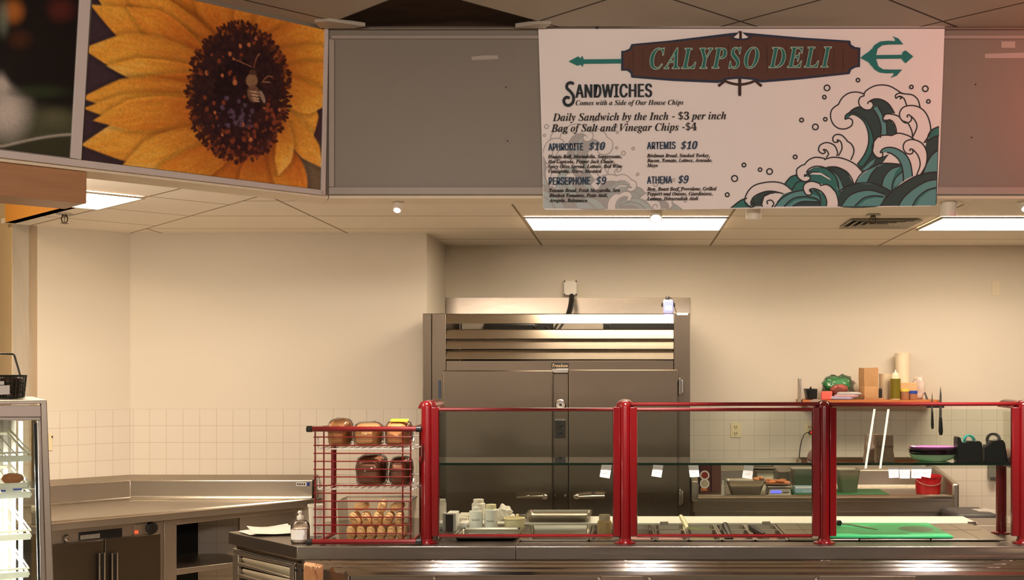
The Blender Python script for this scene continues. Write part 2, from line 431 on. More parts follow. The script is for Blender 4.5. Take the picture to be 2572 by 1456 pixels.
troffer('ceiling_light', 'lit white panel light at the right end of the kitchen ceiling, beside the air vent', [(1.79, y0), (2.97, y0), (2.97, y1), (1.79, y1)])
troffer('ceiling_light', 'lit white panel light at the left, half hidden by the wood bulkhead', [uv(1.29, 5.945), uv(2.475, 5.945), uv(2.475, 6.53), uv(1.29, 6.53)])
# air vent
vx0, vx1 = X(2100, 7.03), X(2318, 7.03)
t = thing('air_vent', 'square white ceiling air vent with dark slots behind the sprinkler', 'air vent', ((vx0+vx1)/2, 7.03, ZK-.01))
b = MB(); cx_ = (vx0+vx1)/2
for k in range(4):
    s0, s1 = .21-.042*k, .21-.042*k-.026
    for sx, sy, wx, wy in ((0, 1, 1, 0), (0, -1, 1, 0), (1, 0, 0, 1), (-1, 0, 0, 1)):
        pts = []
        for (d, w, zz) in ((s0, s0, ZK-.012), (s0, -s0, ZK-.012), (s1, -s1, ZK+.0-.001), (s1, s1, ZK-.001)):
            pts.append((cx_+sx*d+wx*w, 7.03+sy*d+wy*w, zz))
        b.ext(pts, (0, 0, -.003))
b.build('louvre', m_tee, t)
b = MB().box(cx_-.18, cx_+.18, 6.85, 7.21, ZK-.0035, ZK-.001); b.build('backing', DARK, t)
# sprinklers
m_brass = mat('dark_bronze', (92, 76, 58), .4, metal=.8, noise=.1)
def sprinkler(px, py, label):
    p = onpl(px, py, (0, 0, ZK), Vector((0, 0, 1)))
    t = thing('fire_sprinkler', label, 'sprinkler', (p.x, p.y, ZK-.06), 'ceiling sprinklers')
    b = MB().lathe(p.x, p.y, [(.042, ZK-.006), (.042, ZK-.002), (.01, ZK-.001)], 20); b.build('escutcheon', m_tee, t)
    b = MB(); r = .018
    b.lathe(p.x, p.y, [(.014, ZK-.018), (.014, ZK-.004)], 12)
    for s in (-1, 1):
        b.tube([(p.x+s*.012, p.y, ZK-.015), (p.x+s*r, p.y, ZK-.028), (p.x+s*.014, p.y, ZK-.045), (p.x+s*.003, p.y, ZK-.054)], .0038, 6)
    b.tube([(p.x, p.y, ZK-.016), (p.x, p.y, ZK-.052)], .002, 6)
    b.build('yoke', m_brass, t)
    b = MB().lathe(p.x, p.y, [(.022, ZK-.057), (.022, ZK-.0555), (.004, ZK-.053)], 14); b.build('deflector', m_brass, t)
sprinkler(162, 536, 'bronze sprinkler head on the ceiling near the left wall')
sprinkler(2193, 538, 'bronze sprinkler head on the ceiling in front of the air vent')
# spot lamps under the soffit
m_lampw = mat('lamp_housing_white', (226, 218, 204), .4, noise=.04)
m_bulb = emat('lit_bulb', (255, 240, 218), 30)
def spot(px, py, tilt, lit, label, w=.034, cut=0, aim=None, e=40):
    Y = SY+.10; p = P(px, py, Y); top = ZB-.014
    t = thing('spot_lamp', label, 'spot lamp', (p.x, p.y, p.z-.03), 'spot lamps under the menu soffit')
    b = MB(); b.lathe(p.x, Y, [(.02, top-.006), (.02, top)], 16)
    b.tube([(p.x-w-.006, Y, p.z+.01), (p.x-w-.006, Y, top-.004)], .003, 6).tube([(p.x+w+.006, Y, p.z+.01), (p.x+w+.006, Y, top-.004)], .003, 6)
    b.tube([(p.x-w-.006, Y, p.z+.01), (p.x+w+.006, Y, p.z+.01)], .0025, 6)
    b.build('bracket', m_lampw, t)
    M = Matrix.Translation((p.x, Y, p.z)) @ Matrix.Rotation(tilt, 4, 'X')
    b = MB(); b.lathe(0, 0, [(.004, .05), (w*.72, .043), (w*.95, .02), (w, .0), (w, -.04), (w-.004, -.04), (w-.006, -.032)], 22, axis=M); b.build('housing', m_lampw, t)
    b = MB(); b.lathe(0, 0, [(w-.006, -.033), (w-.006, -.030)], 20, axis=M)
    b.build('bulb', m_bulb if lit else m_tee, t)
    if lit:
        src = M @ Vector((0, 0, -.062))
        light('spot_beam', 'SPOT', src, e, (1, .93, .86), aim, spot_size=math.radians(66), spot_blend=.7, shadow_soft_size=.022)
spot(1000, 512, -.65, True, 'lit white spot lamp under the blank grey panel, left of the banner', .019, aim=(-.95, 5.35, .84), e=150)
spot(1647, 533, -.65, True, 'lit spot lamp just below the bottom edge of the banner', .028, aim=(.12, 5.35, .84), e=165)
spot(1893, 527, .15, False, 'unlit white spot lamp peeking out below the banner waves', .034)
spot(2382, 520, .12, False, 'unlit white cylindrical spot lamp in a bracket beside the banner corner', .036)
spot(2572, 508, -.65, True, 'lit spot lamp at the far right edge under the soffit', .022, aim=(1.5, 5.4, .84), e=210)
# ================================================================ service counter
YF, YB = 5.55, 6.60
XL = X(745, YF)                                  # front-left corner, where the 45 degree end starts
ch = .49
t = thing('service_counter', 'long stainless steel sandwich prep counter with a 45 degree left end', 'counter', (0.6, 6.0, 0))
hx0, hx1, hy0, hy1 = -.535, 1.80, 5.70, 6.275
def slab(b, pts, z0, z1): b.ext([(x, y, z0) for x, y in pts], (0, 0, z1-z0))
pL = (XL-ch, YF+ch); pBk = (pL[0]+.57, pL[1]+.57)
b = MB()
# worktop with a well opening: four pieces meeting edge to edge
slab(b, [(XL, YF), (hx0, YF), (hx0, YB), (pBk[0], YB), pL], ZC-.062, ZC)
slab(b, [(hx0, YF), (3.2, YF), (3.2, hy0), (hx0, hy0)], ZC-.062, ZC)
slab(b, [(hx0, hy1), (3.2, hy1), (3.2, YB), (hx0, YB)], ZC-.062, ZC)
slab(b, [(hx1, hy0), (3.2, hy0), (3.2, hy1), (hx1, hy1)], ZC-.062, ZC)
b.build('worktop', STEELF, t, .004)
b = MB(); b.box(hx0-.01, hx1+.01, hy0-.01, hy1+.01, .66, .67)
b.box(hx0-.012, hx0-.002, hy0-.01, hy1+.01, .67, ZC-.063); b.box(hx1+.002, hx1+.012, hy0-.01, hy1+.01, .67, ZC-.063)
b.box(hx0, hx1, hy0-.012, hy0-.002, .67, ZC-.063); b.box(hx0, hx1, hy1+.002, hy1+.012, .67, ZC-.063)
b.build('cold_well', STEEL, t)
# body below
b = MB()
q = .035; Q = [(XL+q*.41, YF+q), (3.2, YF+q), (3.2, YF+.10), (XL+.1, YF+.10)]
slab(b, Q, .1, ZC-.064)
b.build('front_panel', STEELF, t, .002)
cn = Vector((-1, -1, 0))/R2                      # outward normal of the 45 degree end
cp = Vector((XL, YF, 0))-cn*.03
def CH(px, py, off=0): return onpl(px, py, cp+cn*off, cn)
A0 = CH(584, 1400); A1 = CH(744, 1400)
b = MB()
def end_bar(p0, p1, p2, p3, off=0, d=.02): b.ext([CH(*p, off) for p in (p0, p1, p2, p3)], -cn*d)
# pressed steel end panel with slots
end_bar((584, 1376), (742, 1412), (738, 1425), (586, 1392))
end_bar((584, 1390), (598, 1393), (598, 1500), (584, 1500)); end_bar((727, 1420), (742, 1424), (742, 1530), (727, 1530))
for k in range(4):
    dy = k*29
    end_bar((596, 1411.5+dy), (729, 1449+dy), (729, 1453+dy), (596, 1420+dy), 0)
b.build('louvre_panel', STEEL, t, .003)
b = MB()
for k in range(4):
    dy = k*29
    p = [CH(597, 1410+dy, -.05), CH(728, 1447+dy, -.05), CH(728, 1425+dy, -.012), CH(611, 1399+dy, -.012)]
    b.ext(p, Vector((0, 0, -.004)))
b.build('louvre_slat', mat('cream_slat', (244, 234, 208), .5, noise=.05), t)
b = MB(); b.ext([CH(586, 1385, -.09), CH(742, 1415, -.09), CH(742, 1600, -.09), CH(586, 1560, -.09)], -cn*.02); b.build('backing', DARK, t)
b = MB()
b.tube([CH(588, 1382, .006), CH(734, 1417, .006), CH(738, 1424, .006), CH(738, 1520, .006)], .004, 6); b.build('louvre_frame_edge', STEELH, t)
b = MB(); b.ext([(pL[0]+.04, pL[1]+.01, .1), (pL[0]+.06, pL[1]+.03, .1), (pBk[0]+.02, YB-.03, .1), (pBk[0], YB-.03, .1)], (0, 0, ZC-.165)); b.build('end_panel', STEEL, t)
# tray slide with raised ribs, its left end mitred
t2 = thing('tray_slide', 'ribbed stainless tray slide running along the counter front', 'tray slide', (.9, 5.4, ZC-.2))
zs = ZC-.072; ys = [YF-.002, YF-.06, YF-.075, YF-.15, YF-.165, YF-.24, YF-.255, YF-.325, YF-.345]
prof = []                                        # (y, z)
d = 0
prof = [(0, 0)]
for k in range(3):
    y = -.045-.095*k
    prof += [(y+.008, -.004), (y-.004, .013), (y-.012, .0165), (y-.016, .0145), (y-.031, -.0005), (y-.036, -.004)]
prof += [(-.322, -.004), (-.329, .011), (-.335, .0135), (-.339, .0115), (-.351, -.0005)]
def mitre(yrel): return XL-.004-yrel*.95         # x of the mitred end
b = MB(); bm = b.bm
rowL = [bm.verts.new((mitre(y), YF+y-.001, zs+z)) for y, z in prof]; rowR = [bm.verts.new((3.2, YF+y-.001, zs+z)) for y, z in prof]
rl2 = [bm.verts.new((mitre(y), YF+y-.001, zs-.006)) for y, z in (prof[0], prof[-1])]; rr2 = [bm.verts.new((3.2, YF+y-.001, zs-.006)) for y, z in (prof[0], prof[-1])]
for i in range(len(prof)-1): bm.faces.new((rowL[i], rowL[i+1], rowR[i+1], rowR[i]))
bm.faces.new([rl2[0]]+rowL+[rl2[1]]); bm.faces.new(([rr2[0]]+rowR+[rr2[1]])[::-1])
bm.faces.new((rl2[0], rl2[1], rr2[1], rr2[0])); bm.faces.new((rowL[-1], rl2[1], rr2[1], rowR[-1])); bm.faces.new((rowL[0], rowR[0], rr2[0], rl2[0]))
b.build('ribbed_top', STEELR, t2, sharp=14)
yb_ = YF-.350; xm = mitre(-.35)
b = MB(); b.ext([(xm+.01, yb_, zs-.007), (3.2, yb_, zs-.007), (3.2, yb_+.012, zs-.007), (xm+.01, yb_+.012, zs-.007)], (0, 0, -.16)); b.build('apron', STEELF, t2, .002)
b = MB(); b.ext([(XL-.0, YF-.006, zs-.007), (xm, yb_+.004, zs-.007), (xm+.012, yb_+.016, zs-.007), (XL+.012, YF-.004, zs-.007)], (0, 0, -.16)); b.build('apron_end', STEELF, t2, .002)
for px, py in ((1091, 1450), (1505, 1451), (1632, 1451), (2050, 1452)):
    p = P(px, py, yb_-.001)
    b = MB().lathe(0, 0, [(.008, 0), (.007, .004), (.003, .007)], 12, axis=Matrix.Translation(p) @ Matrix.Rotation(math.pi/2, 4, 'X')); b.build('screw', STEELH, t2)
for x0, x1 in ((1512, 1615), (2058, 2300)):
    b = MB().pbox(x0, x1, 1446.5, 1470, yb_-.003, yb_-.0005); b.build('bracket_plate', STEELP, t2, .001)
# cardboard stub under the mitred end
t3 = thing('cardboard_block', 'torn brown cardboard block wedged at the left end of the tray slide', 'cardboard', P(785, 1470, 5.26))
Yc = 5.30
p = [P(762, 1416, Yc), P(790, 1420, Yc-.03), P(806, 1424, Yc), P(806, 1520, Yc), P(790, 1520, Yc-.03), P(762, 1520, Yc)]
m_card = mat('brown_cardboard', (180, 126, 84), .8, noise=.18, scale=30, bump=.3)
b = MB(); q0 = [p[0], p[1], p[4], p[5]]; b.ext(q0, (0, .03, .006)); q1 = [p[1], p[2], p[3], p[4]]; b.ext(q1, (.004, .03, .006)); b.build('cardboard', m_card, t3, .003)
b = MB()
for k in range(14):
    x = 764+k*2.9; y = 1417+abs(k-7)*.0+random.uniform(-1, 6); w = random.uniform(2, 4)
    b.ext([P(x, 1416+k*.5, Yc-.032+abs(k-9)*.003), P(x+w, 1417+k*.5, Yc-.032+abs(k-9)*.003), P(x+w*.6, y+random.uniform(4, 12), Yc-.036+abs(k-9)*.003)], (0, .002, 0))
b.build('torn_edge', mat('torn_cardboard', (226, 184, 140), .9, noise=.1), t3)
b = MB().tube([P(748, 1430, 5.49), P(760, 1432, 5.45)], .006, 8); b.tube([P(746, 1428, 5.49), P(746, 1434, 5.49)], .010, 8); b.build('bolt', BLACKP, t3)

# ================================================================ red sneeze guard
YP = 5.66; PX = [X(1073, YP), X(1570, YP), X(2070, YP), X(2570, YP)]
sg = thing('sneeze_guard', 'red steel sneeze guard with glass panes standing on the counter', 'sneeze guard', (.45, YP, ZC))
zt, zb_ = Z(1006, YP), Z(1345, YP)
r = .0285
for i, x in enumerate(PX):
    b = MB()
    b.lathe(x, YP, [(r, ZC+.006), (r, zt-.03)] + [(r*math.cos(a), zt-.03+.03*math.sin(a)) for a in (.35, .7, 1.05, 1.35)], 24)
    sides = [1] if i == 0 else ([-1] if i == 3 else [-1, 1])
    po = b.build('post', RED, sg)
    for s in sides:
        b = MB(); z1 = zt-.026 if i in (0, 3) else Z(1024, YP)
        b.ext([(x+s*.024, YP-.024, zb_), (x+s*.056, YP-.016, zb_), (x+s*.060, YP, zb_), (x+s*.056, YP+.016, zb_), (x+s*.024, YP+.024, zb_)], (0, 0, Z(1022, YP)-zb_))
        b.build('channel', RED, po, .003)
    b = MB().lathe(x, YP, [(.052, ZC+.0005), (.052, ZC+.006), (.034, ZC+.010), (.030, ZC+.022)], 28); b.build('base_plate', RED, po)
# rounded arms running back from the post tops, and lower ones carrying the shelf
zsf = Z(1163, YP-.01)                            # shelf level
for i, x in enumerate(PX):
    b = MB(); n = 9; pr = [(.044*math.cos(math.pi*k/(n-1)), .032*math.sin(math.pi*k/(n-1))) for k in range(n)]
    y0 = YP+.01; y1 = YP+.25
    b.ext([(x+u, y0, zt-.030+v) for u, v in pr], (0, y1-y0, 0)); b.ext([(x-.046, y0, zt-.038), (x+.046, y0, zt-.038), (x+.046, y0, zt-.0305), (x-.046, y0, zt-.0305)], (0, y1-y0, 0))
    b.build('top_arm', RED, sg, .002)
    b = MB(); b.ext([(x+u, y0, zsf+.001+v*1.7) for u, v in pr], (0, .25, 0)); b.box(x-.034, x+.034, y0, y0+.34, zsf-.03, zsf-.010); b.build('shelf_arm', RED, sg, .002)
    if i in (0, 3):
        b = MB(); yy = YP+.335
        b.lathe(x, yy, [(.026, ZC+.005), (.026, zsf-.03)], 20); b.lathe(x, yy, [(.05, ZC+.0005), (.05, ZC+.006), (.032, ZC+.012)], 24); b.build('back_leg', RED, sg)
for a, c, span in ((0, 1, 0), (1, 2, 1)):
    x0, x1 = PX[a]+.058, PX[c]-.058
    for py in (1028, 1345): b = MB().tube([(x0, YP-.004, Z(py, YP)), (x1, YP-.004, Z(py, YP))], .0085, 8); b.build('glass_frame_bar', RED, sg)
for a, c in ((1, 2), (2, 3)):
    b = MB().tube([(PX[a]+.03, YP, Z(1015, YP)), (PX[c]-.03, YP, Z(1014, YP))], .0095, 10); b.build('top_rail', RED, sg)
for a, c, zz in ((0, 1, Z(1345, YP)), (1, 2, Z(1345, YP)), (2, 3, Z(1176, YP))):
    b = MB().box(PX[a]+.056, PX[c]-.056, YP-.003, YP+.003, zz, Z(1027, YP)); b.build('glass_pane', GLASS, sg)
b = MB().box(PX[0]+.035, PX[3]-.035, YP+.012, YP+.375, zsf-.010, zsf); so = b.build('glass_shelf', GLASS, sg)
b = MB().box(PX[0]+.035, PX[3]-.035, YP+.0065, YP+.0115, zsf-.011, zsf+.0005); b.build('shelf_edge', GLASSE, so)
b = MB().tube([(PX[0]+.04, YP+.376, zsf-.004), (PX[3]-.04, YP+.376, zsf-.004)], .0016, 6); b.build('shelf_back_edge', STEELH, so)
b = MB().box(PX[3]-.003, PX[3]+.003, YP+.04, YP+.30, ZC+.025, zt-.06); b.build('end_glass', glass('end_glass', (.97, .96, .93), .3), sg)
b = MB().box(PX[0]+.040, PX[0]+.046, YP+.03, YP+.30, ZC+.01, zt-.06); b.build('end_glass', GLASS, sg)

# price cards taped below the shelf's front edge
def card(q, label):
    Yq = YP+.002
    pts = [P(px, py, Yq-(.012 if k > 1 else 0)) for k, (px, py) in enumerate(q)]
    b = MB(); b.ext(pts, (0, .0012, 0)); o = tag(b.build('price_card', PAPER), label, 'card', 'cards hanging under the glass shelf')
    b = MB(); ux = (pts[1]-pts[0]); vy = (pts[3]-pts[0])
    for k in range(5):
        a = pts[0]+ux*.15+vy*(.2+.13*k); c = pts[0]+ux*(.85 if k % 2 else .7)+vy*(.2+.13*k)
        b.ext([a-Vector((0, .0008, 0)), c-Vector((0, .0008, 0)), c+vy*.025-Vector((0, .0008, 0)), a+vy*.025-Vector((0, .0008, 0))], (0, .0004, 0))
    b.build('print_lines', mat('faint_print', (206, 202, 198), .7, noise=.02), o)
card([(1511, 1167), (1537, 1167), (1531, 1201), (1506, 1197)], 'white paper card under the glass shelf just left of the second red post')
card([(1641, 1167), (1666, 1168), (1661, 1199), (1636, 1195)], 'white paper card under the glass shelf in front of the right refrigerator door')
card([(1729, 1168), (1754, 1168), (1757, 1197), (1733, 1198)], 'white paper card under the glass shelf above the carton with round lids')
card([(1869, 1168), (1893, 1169), (1889, 1203), (1864, 1199)], 'white paper card hanging over the rim of the large steel pan')
card([(2231, 1172), (2257, 1172), (2258, 1199), (2233, 1200)], 'white square card, leftmost of four in a row by the red bucket')
card([(2259, 1173), (2286, 1173), (2285, 1201), (2260, 1201)], 'white square card, second of the four in a row by the red bucket')
card([(2289, 1169), (2314, 1169), (2314, 1201), (2289, 1200)], 'white square card, third of the four in a row by the red bucket')
card([(2315, 1172), (2341, 1171), (2337, 1200), (2314, 1196)], 'white tilted card overlapping the front of the red bucket, last of the four')

# ================================================================ things on the glass shelf
m_bag = mat('kraft_paper', (150, 122, 102), .8, noise=.22, scale=18, bump=.6)
def paperbag(name, label, px0, px1, py0, py1, Y, d, m, lean=0, fold=True, group=None, cat='paper bag', z0=None):
    x0, x1, z0, z1 = X(px0, Y), X(px1, Y), zsf+.001 if z0 is None else z0, Z(py0, Y)
    b = MB(); bm = b.bm; rows = []
    nz, nx = 9, 7
    for j in range(nz+1):
        f = j/nz; dd = d*(1-.55*max(0, f-.25)/.75); row = []
        per = []
        for i in range(nx+1): per.append((x0+(x1-x0)*i/nx, -dd/2*(1+.0)))
        for i in range(1, 4): per.append((x1, -dd/2+dd*i/4))
        for i in range(nx+1): per.append((x1-(x1-x0)*i/nx, dd/2))
        for i in range(1, 4): per.append((x0, dd/2-dd*i/4))
        for (px_, py_) in per:
            jt = .004 if 0 < j else .001
            row.append(bm.verts.new((px_+lean*f+random.uniform(-jt, jt), Y+d/2+py_+random.uniform(-jt, jt)*1.6, z0+(z1-z0)*f)))
        rows.append(row)
    n = len(rows[0])
    for a, c in zip(rows, rows[1:]):
        for i in range(n): bm.faces.new((a[i], a[(i+1) % n], c[(i+1) % n], c[i]))
    bm.faces.new(rows[0][::-1]); bm.faces.new(rows[-1])
    o = b.build(name, m, sharp=50); tag(o, label, cat, group)
    if fold:
        b = MB(); b.box(x0+.01+lean, x1+lean, Y-.004, Y-.001, z1-(z1-z0)*.42, z1-.004); b.build('folded_flap', m, o, .001)
    return o
paperbag('paper_bag', 'small crumpled brown paper bag on the glass shelf, the left one of the pair', 2176, 2206, 1091, 1164, YP+.14, .07, m_bag, .005, False)
paperbag('paper_bag', 'small brown paper bag with its top folded over, in the middle of the glass shelf', 2203, 2246, 1092, 1165, YP+.05, .07, m_bag, -.005)
m_pl = mat('mauve_glaze', (196, 120, 178), .15, noise=.05, coat=.5); m_dk = mat('dark_plum_glaze', (52, 30, 40), .15, noise=.1, coat=.6); m_gr = mat('pale_green_glaze', (170, 200, 165), .15, noise=.05, coat=.5)
pc = P(2344, 1160, YP+.13); zp = zsf+.001
def plate(z, R, hgt, m, label):
    t = tag(MB().lathe(pc.x, pc.y, [(R*.55, z), (R*.62, z+.002), (R*.88, z+hgt*.45), (R, z+hgt), (R*1.0, z+hgt+.003), (R*.97, z+hgt+.003), (R*.84, z+hgt*.5+.004), (R*.6, z+.006)], 40, sy=.62).build('plate', m), label, 'plate', 'stack of plates on the glass shelf')
plate(zp, .118, .030, m_gr, 'pale green plate at the bottom of the plate stack')
plate(zp+.018, .122, .026, m_dk, 'dark plum plate just above the green one in the plate stack')
plate(zp+.032, .124, .024, m_dk, 'dark plum plate just under the mauve topped plate of the stack')
plate(zp+.046, .120, .022, m_pl, 'mauve plate on top of the plate stack')
def tape(prof, cut, ctr, R_px, Y, mt, ang, label):
    zb = zsf+.001; pts = [P(a, c, Y) for a, c in prof]
    for p in pts: p.z = max(p.z, zb)
    t = thing('tape_dispenser', label, 'tape dispenser', (sum(p.x for p in pts)/len(pts), Y+.04, zb), 'tape dispensers on the glass shelf')
    b = MB(); b.ext(pts, (0, .072, 0)); b.build('body', BLACKP, t, .004)
    R = R_px*Y/F; c = P(*ctr, Y+.036)
    M = Matrix.Translation(c) @ Matrix.Rotation(ang, 4, 'Z') @ Matrix.Rotation(math.radians(90), 4, 'X')
    b = MB().lathe(0, 0, [(R, -.012), (R, .012), (R*.66, .012), (R*.66, -.012), (R, -.012)], 30, axis=M, cap=False); b.build('tape_roll', mt, t)
    b = MB(); q = P(*cut, Y+.010); b.box(q.x, q.x+.014, Y+.012, Y+.060, q.z, q.z+.010); b.build('cutter', mt, t, .001)
m_teal, m_gtape = mat('teal_tape', (90, 206, 196), .3, noise=.03), mat('grey_tape', (92, 84, 84), .35, noise=.05)
tape([(2405, 1170), (2405, 1098), (2410, 1096), (2418, 1112), (2431, 1112), (2434, 1108), (2462, 1107), (2467, 1113), (2470, 1170)], (2408, 1104), (2434, 1105), 14.5, YP+.045, m_teal, -.55, 'black tape dispenser with a teal roll, beside the plates')
tape([(2474, 1170), (2474, 1124), (2484, 1118), (2496, 1107), (2519, 1104), (2525, 1112), (2533, 1170)], (2476, 1122), (2495, 1104), 18, YP+.065, m_gtape, -.5, 'black tape dispenser with a dark grey roll, near the right red post')

# ================================================================ bread rack
YR, YRB = 5.585, 5.86
rk = thing('bread_rack', 'red tube and wire bread rack at the left end of the counter', 'rack', ((X(780, YR)+X(1045, YR))/2, 5.73, ZC+.001))
xl, xr = X(786, YR), X(1044, YR); zt_, zb2 = Z(1077, YR), ZC+.017
rr = .0125
for z in (zt_, zb2):
    b = MB().tube([(xl-.012, YR, z), (xr+.012, YR, z)], rr, 12); b.build('front_tube', RED, rk)
for x in (xl+.03, xr-.020):
    b = MB(); b.tube([(x, YRB, zb2-.004), (x, YRB, zt_)], .0135, 12); b.build('back_post', RED, rk)
    for z in (zb2, zt_): b = MB().tube([(x, YR, z), (x, YRB+.01, z)], .011, 10); b.build('side_tube', RED, rk)
for x, s in ((xl-.012, -1), (xr+.012, 1)):
    for z in (zt_, zb2):
        b = MB(); b.tube([(x+s*.018, YR, z), (x-s*.010, YR, z)], .0150, 12); b.build('end_cap', BLACKP, rk, .003)
b = MB()
for py in (1097, 1118, 1138, 1158, 1178, 1197, 1218.6, 1238, 1258, 1278, 1298, 1318, 1339):
    b.tube([(X(788, YR), YR-.003, Z(py, YR)), (X(1034, YR), YR-.003, Z(py, YR))], .0032, 6)
for px in (791, 813, 1011, 1031):
    b.tube([(X(px, YR), YR+.003, zb2), (X(px, YR), YR+.003, zt_)], .0036, 6)
b.build('wire_grid', RED, rk)
m_wire = mat('white_wire', (232, 226, 216), .35, noise=.03)
for zz in (Z(1127, YR+.02), Z(1228, YR+.02)):
    b = MB(); x0, x1 = xl+.02, xr-.01; y0, y1 = YR+.02, YRB+.03
    b.tube([(x0, y0, zz+.05), (x0, y0, zz), (x0, y1, zz), (x1, y1, zz), (x1, y0, zz), (x1, y0, zz+.05), (x1, y0-.02, zz+.052), (x1, y0-.024, zz+.04)], .0034, 6)
    b.tube([(x0, y0, zz), (x1, y0, zz)], .0034, 6); b.tube([(x0, y0, zz+.05), (x0, y0-.02, zz+.052)], .0034, 6)
    for k in range(1, 14): b.tube([(x0+(x1-x0)*k/14, y0, zz), (x0+(x1-x0)*k/14, y1, zz)], .002, 5)
    b.tube([(x0, y1, zz), (x0, y1, zz+.045), (x1, y1, zz+.045), (x1, y1, zz)], .003, 6)
    b.build('wire_shelf', m_wire, rk)
m_br1 = mat('golden_crust', (204, 144, 88), .6, noise=.3, scale=9, bump=.2); m_br2 = mat('dark_rye_crust', (136, 86, 56), .6, noise=.3, scale=9, bump=.2)
m_br3 = mat('pale_crumb_crust', (216, 164, 106), .6, noise=.25, scale=9, bump=.2)
def loaf(x0, x1, zz, H, y, D, m, label, sticker=False):
    xc, w = (x0+x1)/2, (x1-x0)/2
    t = thing('bread_loaf', label, 'bread', (xc, y+D/2, zz), 'wrapped loaves on the bread rack')
    def shape(k, jit, top=1):
        b = MB(); bm = b.bm; rows = []; n = 22
        for j in range(9):
            fy = j/8; e = math.sin(math.pi*min(max(fy*.86+.07, 0), 1))**.28*k; row = []
            for i in range(n):
                a = 2*math.pi*i/n; ca, sa = math.cos(a), math.sin(a)
                px_ = math.copysign(abs(ca)**.55, ca)*w*(.90+.12*max(0, sa)); pz = math.copysign(abs(sa)**(.75 if sa > 0 else .4), sa)
                z_ = zz+H*.46+(pz*H*.54 if pz > 0 else pz*H*.455)
                jt = 1+random.uniform(-jit, jit)
                row.append(bm.verts.new((xc+px_*e*jt, y+D*fy*k+(1-k)*D*.5, max(zz+.001, zz+H*.46+(z_-zz-H*.46)*e*jt))))
            rows.append(row)
        for a, c in zip(rows, rows[1:]):
            for i in range(n): bm.faces.new((a[i], a[(i+1) % n], c[(i+1) % n], c[i]))
        bm.faces.new(rows[0][::-1]); bm.faces.new(rows[-1]); return b
    shape(.96, .01).build('crust', m, t, sharp=60)
    w *= 1.03; b = shape(1.05, .035); bmesh.ops.subdivide_edges(b.bm, edges=b.bm.edges[:], cuts=1)
    for v in b.bm.verts: v.co += Vector((random.uniform(-1, 1), random.uniform(-1, 1), random.uniform(-1, 1)))*.0022
    b.build('plastic_wrap', FILM, t, sharp=80)
    if sticker:
        b = MB(); b.ext([(xc-.03, y+.03, zz+H*.985), (xc+.055, y+.03, zz+H*.975), (xc+.055, y+.07, zz+H*1.06), (xc-.03, y+.07, zz+H*1.06)], (0, 0, .002)); b.build('yellow_sticker', mat('yellow_sticker', (236, 200, 60), .3, noise=.1), t)
z1_, z2_ = Z(1127, YR+.02)+.004, Z(1228, YR+.02)+.004
S_ = 5.66
loaf(X(819, S_), X(875, S_), z1_, .135, 5.63, .20, m_br1, 'golden loaf in clear wrap, leftmost on the top wire shelf')
loaf(X(882, S_), X(955, S_), z1_, .118, 5.63, .20, m_br3, 'golden loaf in clear wrap, between two loaves on the top wire shelf')
loaf(X(962, S_), X(1028, S_), z1_, .126, 5.63, .20, m_br1, 'golden loaf with a yellow sticker on its wrap, top wire shelf beside the red post', True)
loaf(X(888, S_), X(966, S_), z2_, .152, 5.63, .20, m_br2, 'dark brown loaf in clear wrap, left one on the middle wire shelf')
loaf(X(974, S_), X(1029, S_), z2_, .142, 5.63, .20, m_br2, 'dark brown loaf in clear wrap, right one on the middle wire shelf by the post')
# clear bin of rolls
bx0, bx1, by0, by1, bz0, bz1 = X(851, 5.66), X(1031, 5.66), 5.625, 5.825, ZC+.001, ZC+.205
m_bin = glass('frosted_bin', (.96, .955, .93), .5, .12)
bn = thing('clear_bin', 'clear plastic bin of rolls on the counter inside the bread rack', 'bin', ((bx0+bx1)/2, 5.74, bz0))
b = MB(); th = .003; i_ = .012
for (a, c) in (((bx0, by0), (bx1, by0)), ((bx1, by0), (bx1, by1)), ((bx1, by1), (bx0, by1)), ((bx0, by1), (bx0, by0))):
    m_ = Vector(((bx0+bx1)/2, (by0+by1)/2, 0)); A_, C_ = Vector((*a, bz1)), Vector((*c, bz1))
    A0_, C0_ = A_+(m_-A_)*.06, C_+(m_-C_)*.06; A0_.z = C0_.z = bz0
    nrm = (C_-A_).cross(Vector((0, 0, 1))).normalized()
    b.ext([A0_, C0_, C_, A_], -nrm*.003)
b.box(bx0+i_, bx1-i_, by0+i_, by1-i_, bz0, bz0+.003); b.build('tub', m_bin, bn)
b = MB(); b.tube([(bx0, by0, bz1), (bx1, by0, bz1), (bx1, by1, bz1), (bx0, by1, bz1)], .005, 6, closed=True); b.build('rim', mat('bin_rim', (214, 206, 192), .3, noise=.03), bn)
m_roll = mat('roll_crust', (228, 184, 128), .75, noise=.28, scale=14, bump=.1)
def roll_mesh():
    b = MB().ball((0, 0, 0), (.0215, .044, .036), 14, 9, .72)
    return b
proto = None; n_ = 0
def roll(x, y, z, rot, label):
    global proto
    if proto is None:
        b = roll_mesh(); proto = b.build('bread_roll', m_roll, loc=(0, 0, 0), sharp=90); o = proto
    else:
        o = proto.copy(); COL.objects.link(o)
    o.location = (x, y, z); o.rotation_euler = rot; tag(o, label, 'bread roll', 'rolls in the clear bin'); return o
def L_(row, i, n): return f'golden bread roll in the clear bin, {row}, ' + ('leftmost' if i == 0 else 'rightmost' if i == n-1 else f'{ordinal(i)} from the left')
xs = np.linspace(bx0+.055, bx1-.048, 6)
for i, x in enumerate(xs): roll(x, by0+.068, bz0+.045, (random.uniform(-.08, .08), random.uniform(-.12, .12), random.uniform(-.1, .1)), L_('bottom row against the front', i, 6))
xs = np.linspace(bx0+.075, bx1-.06, 5)
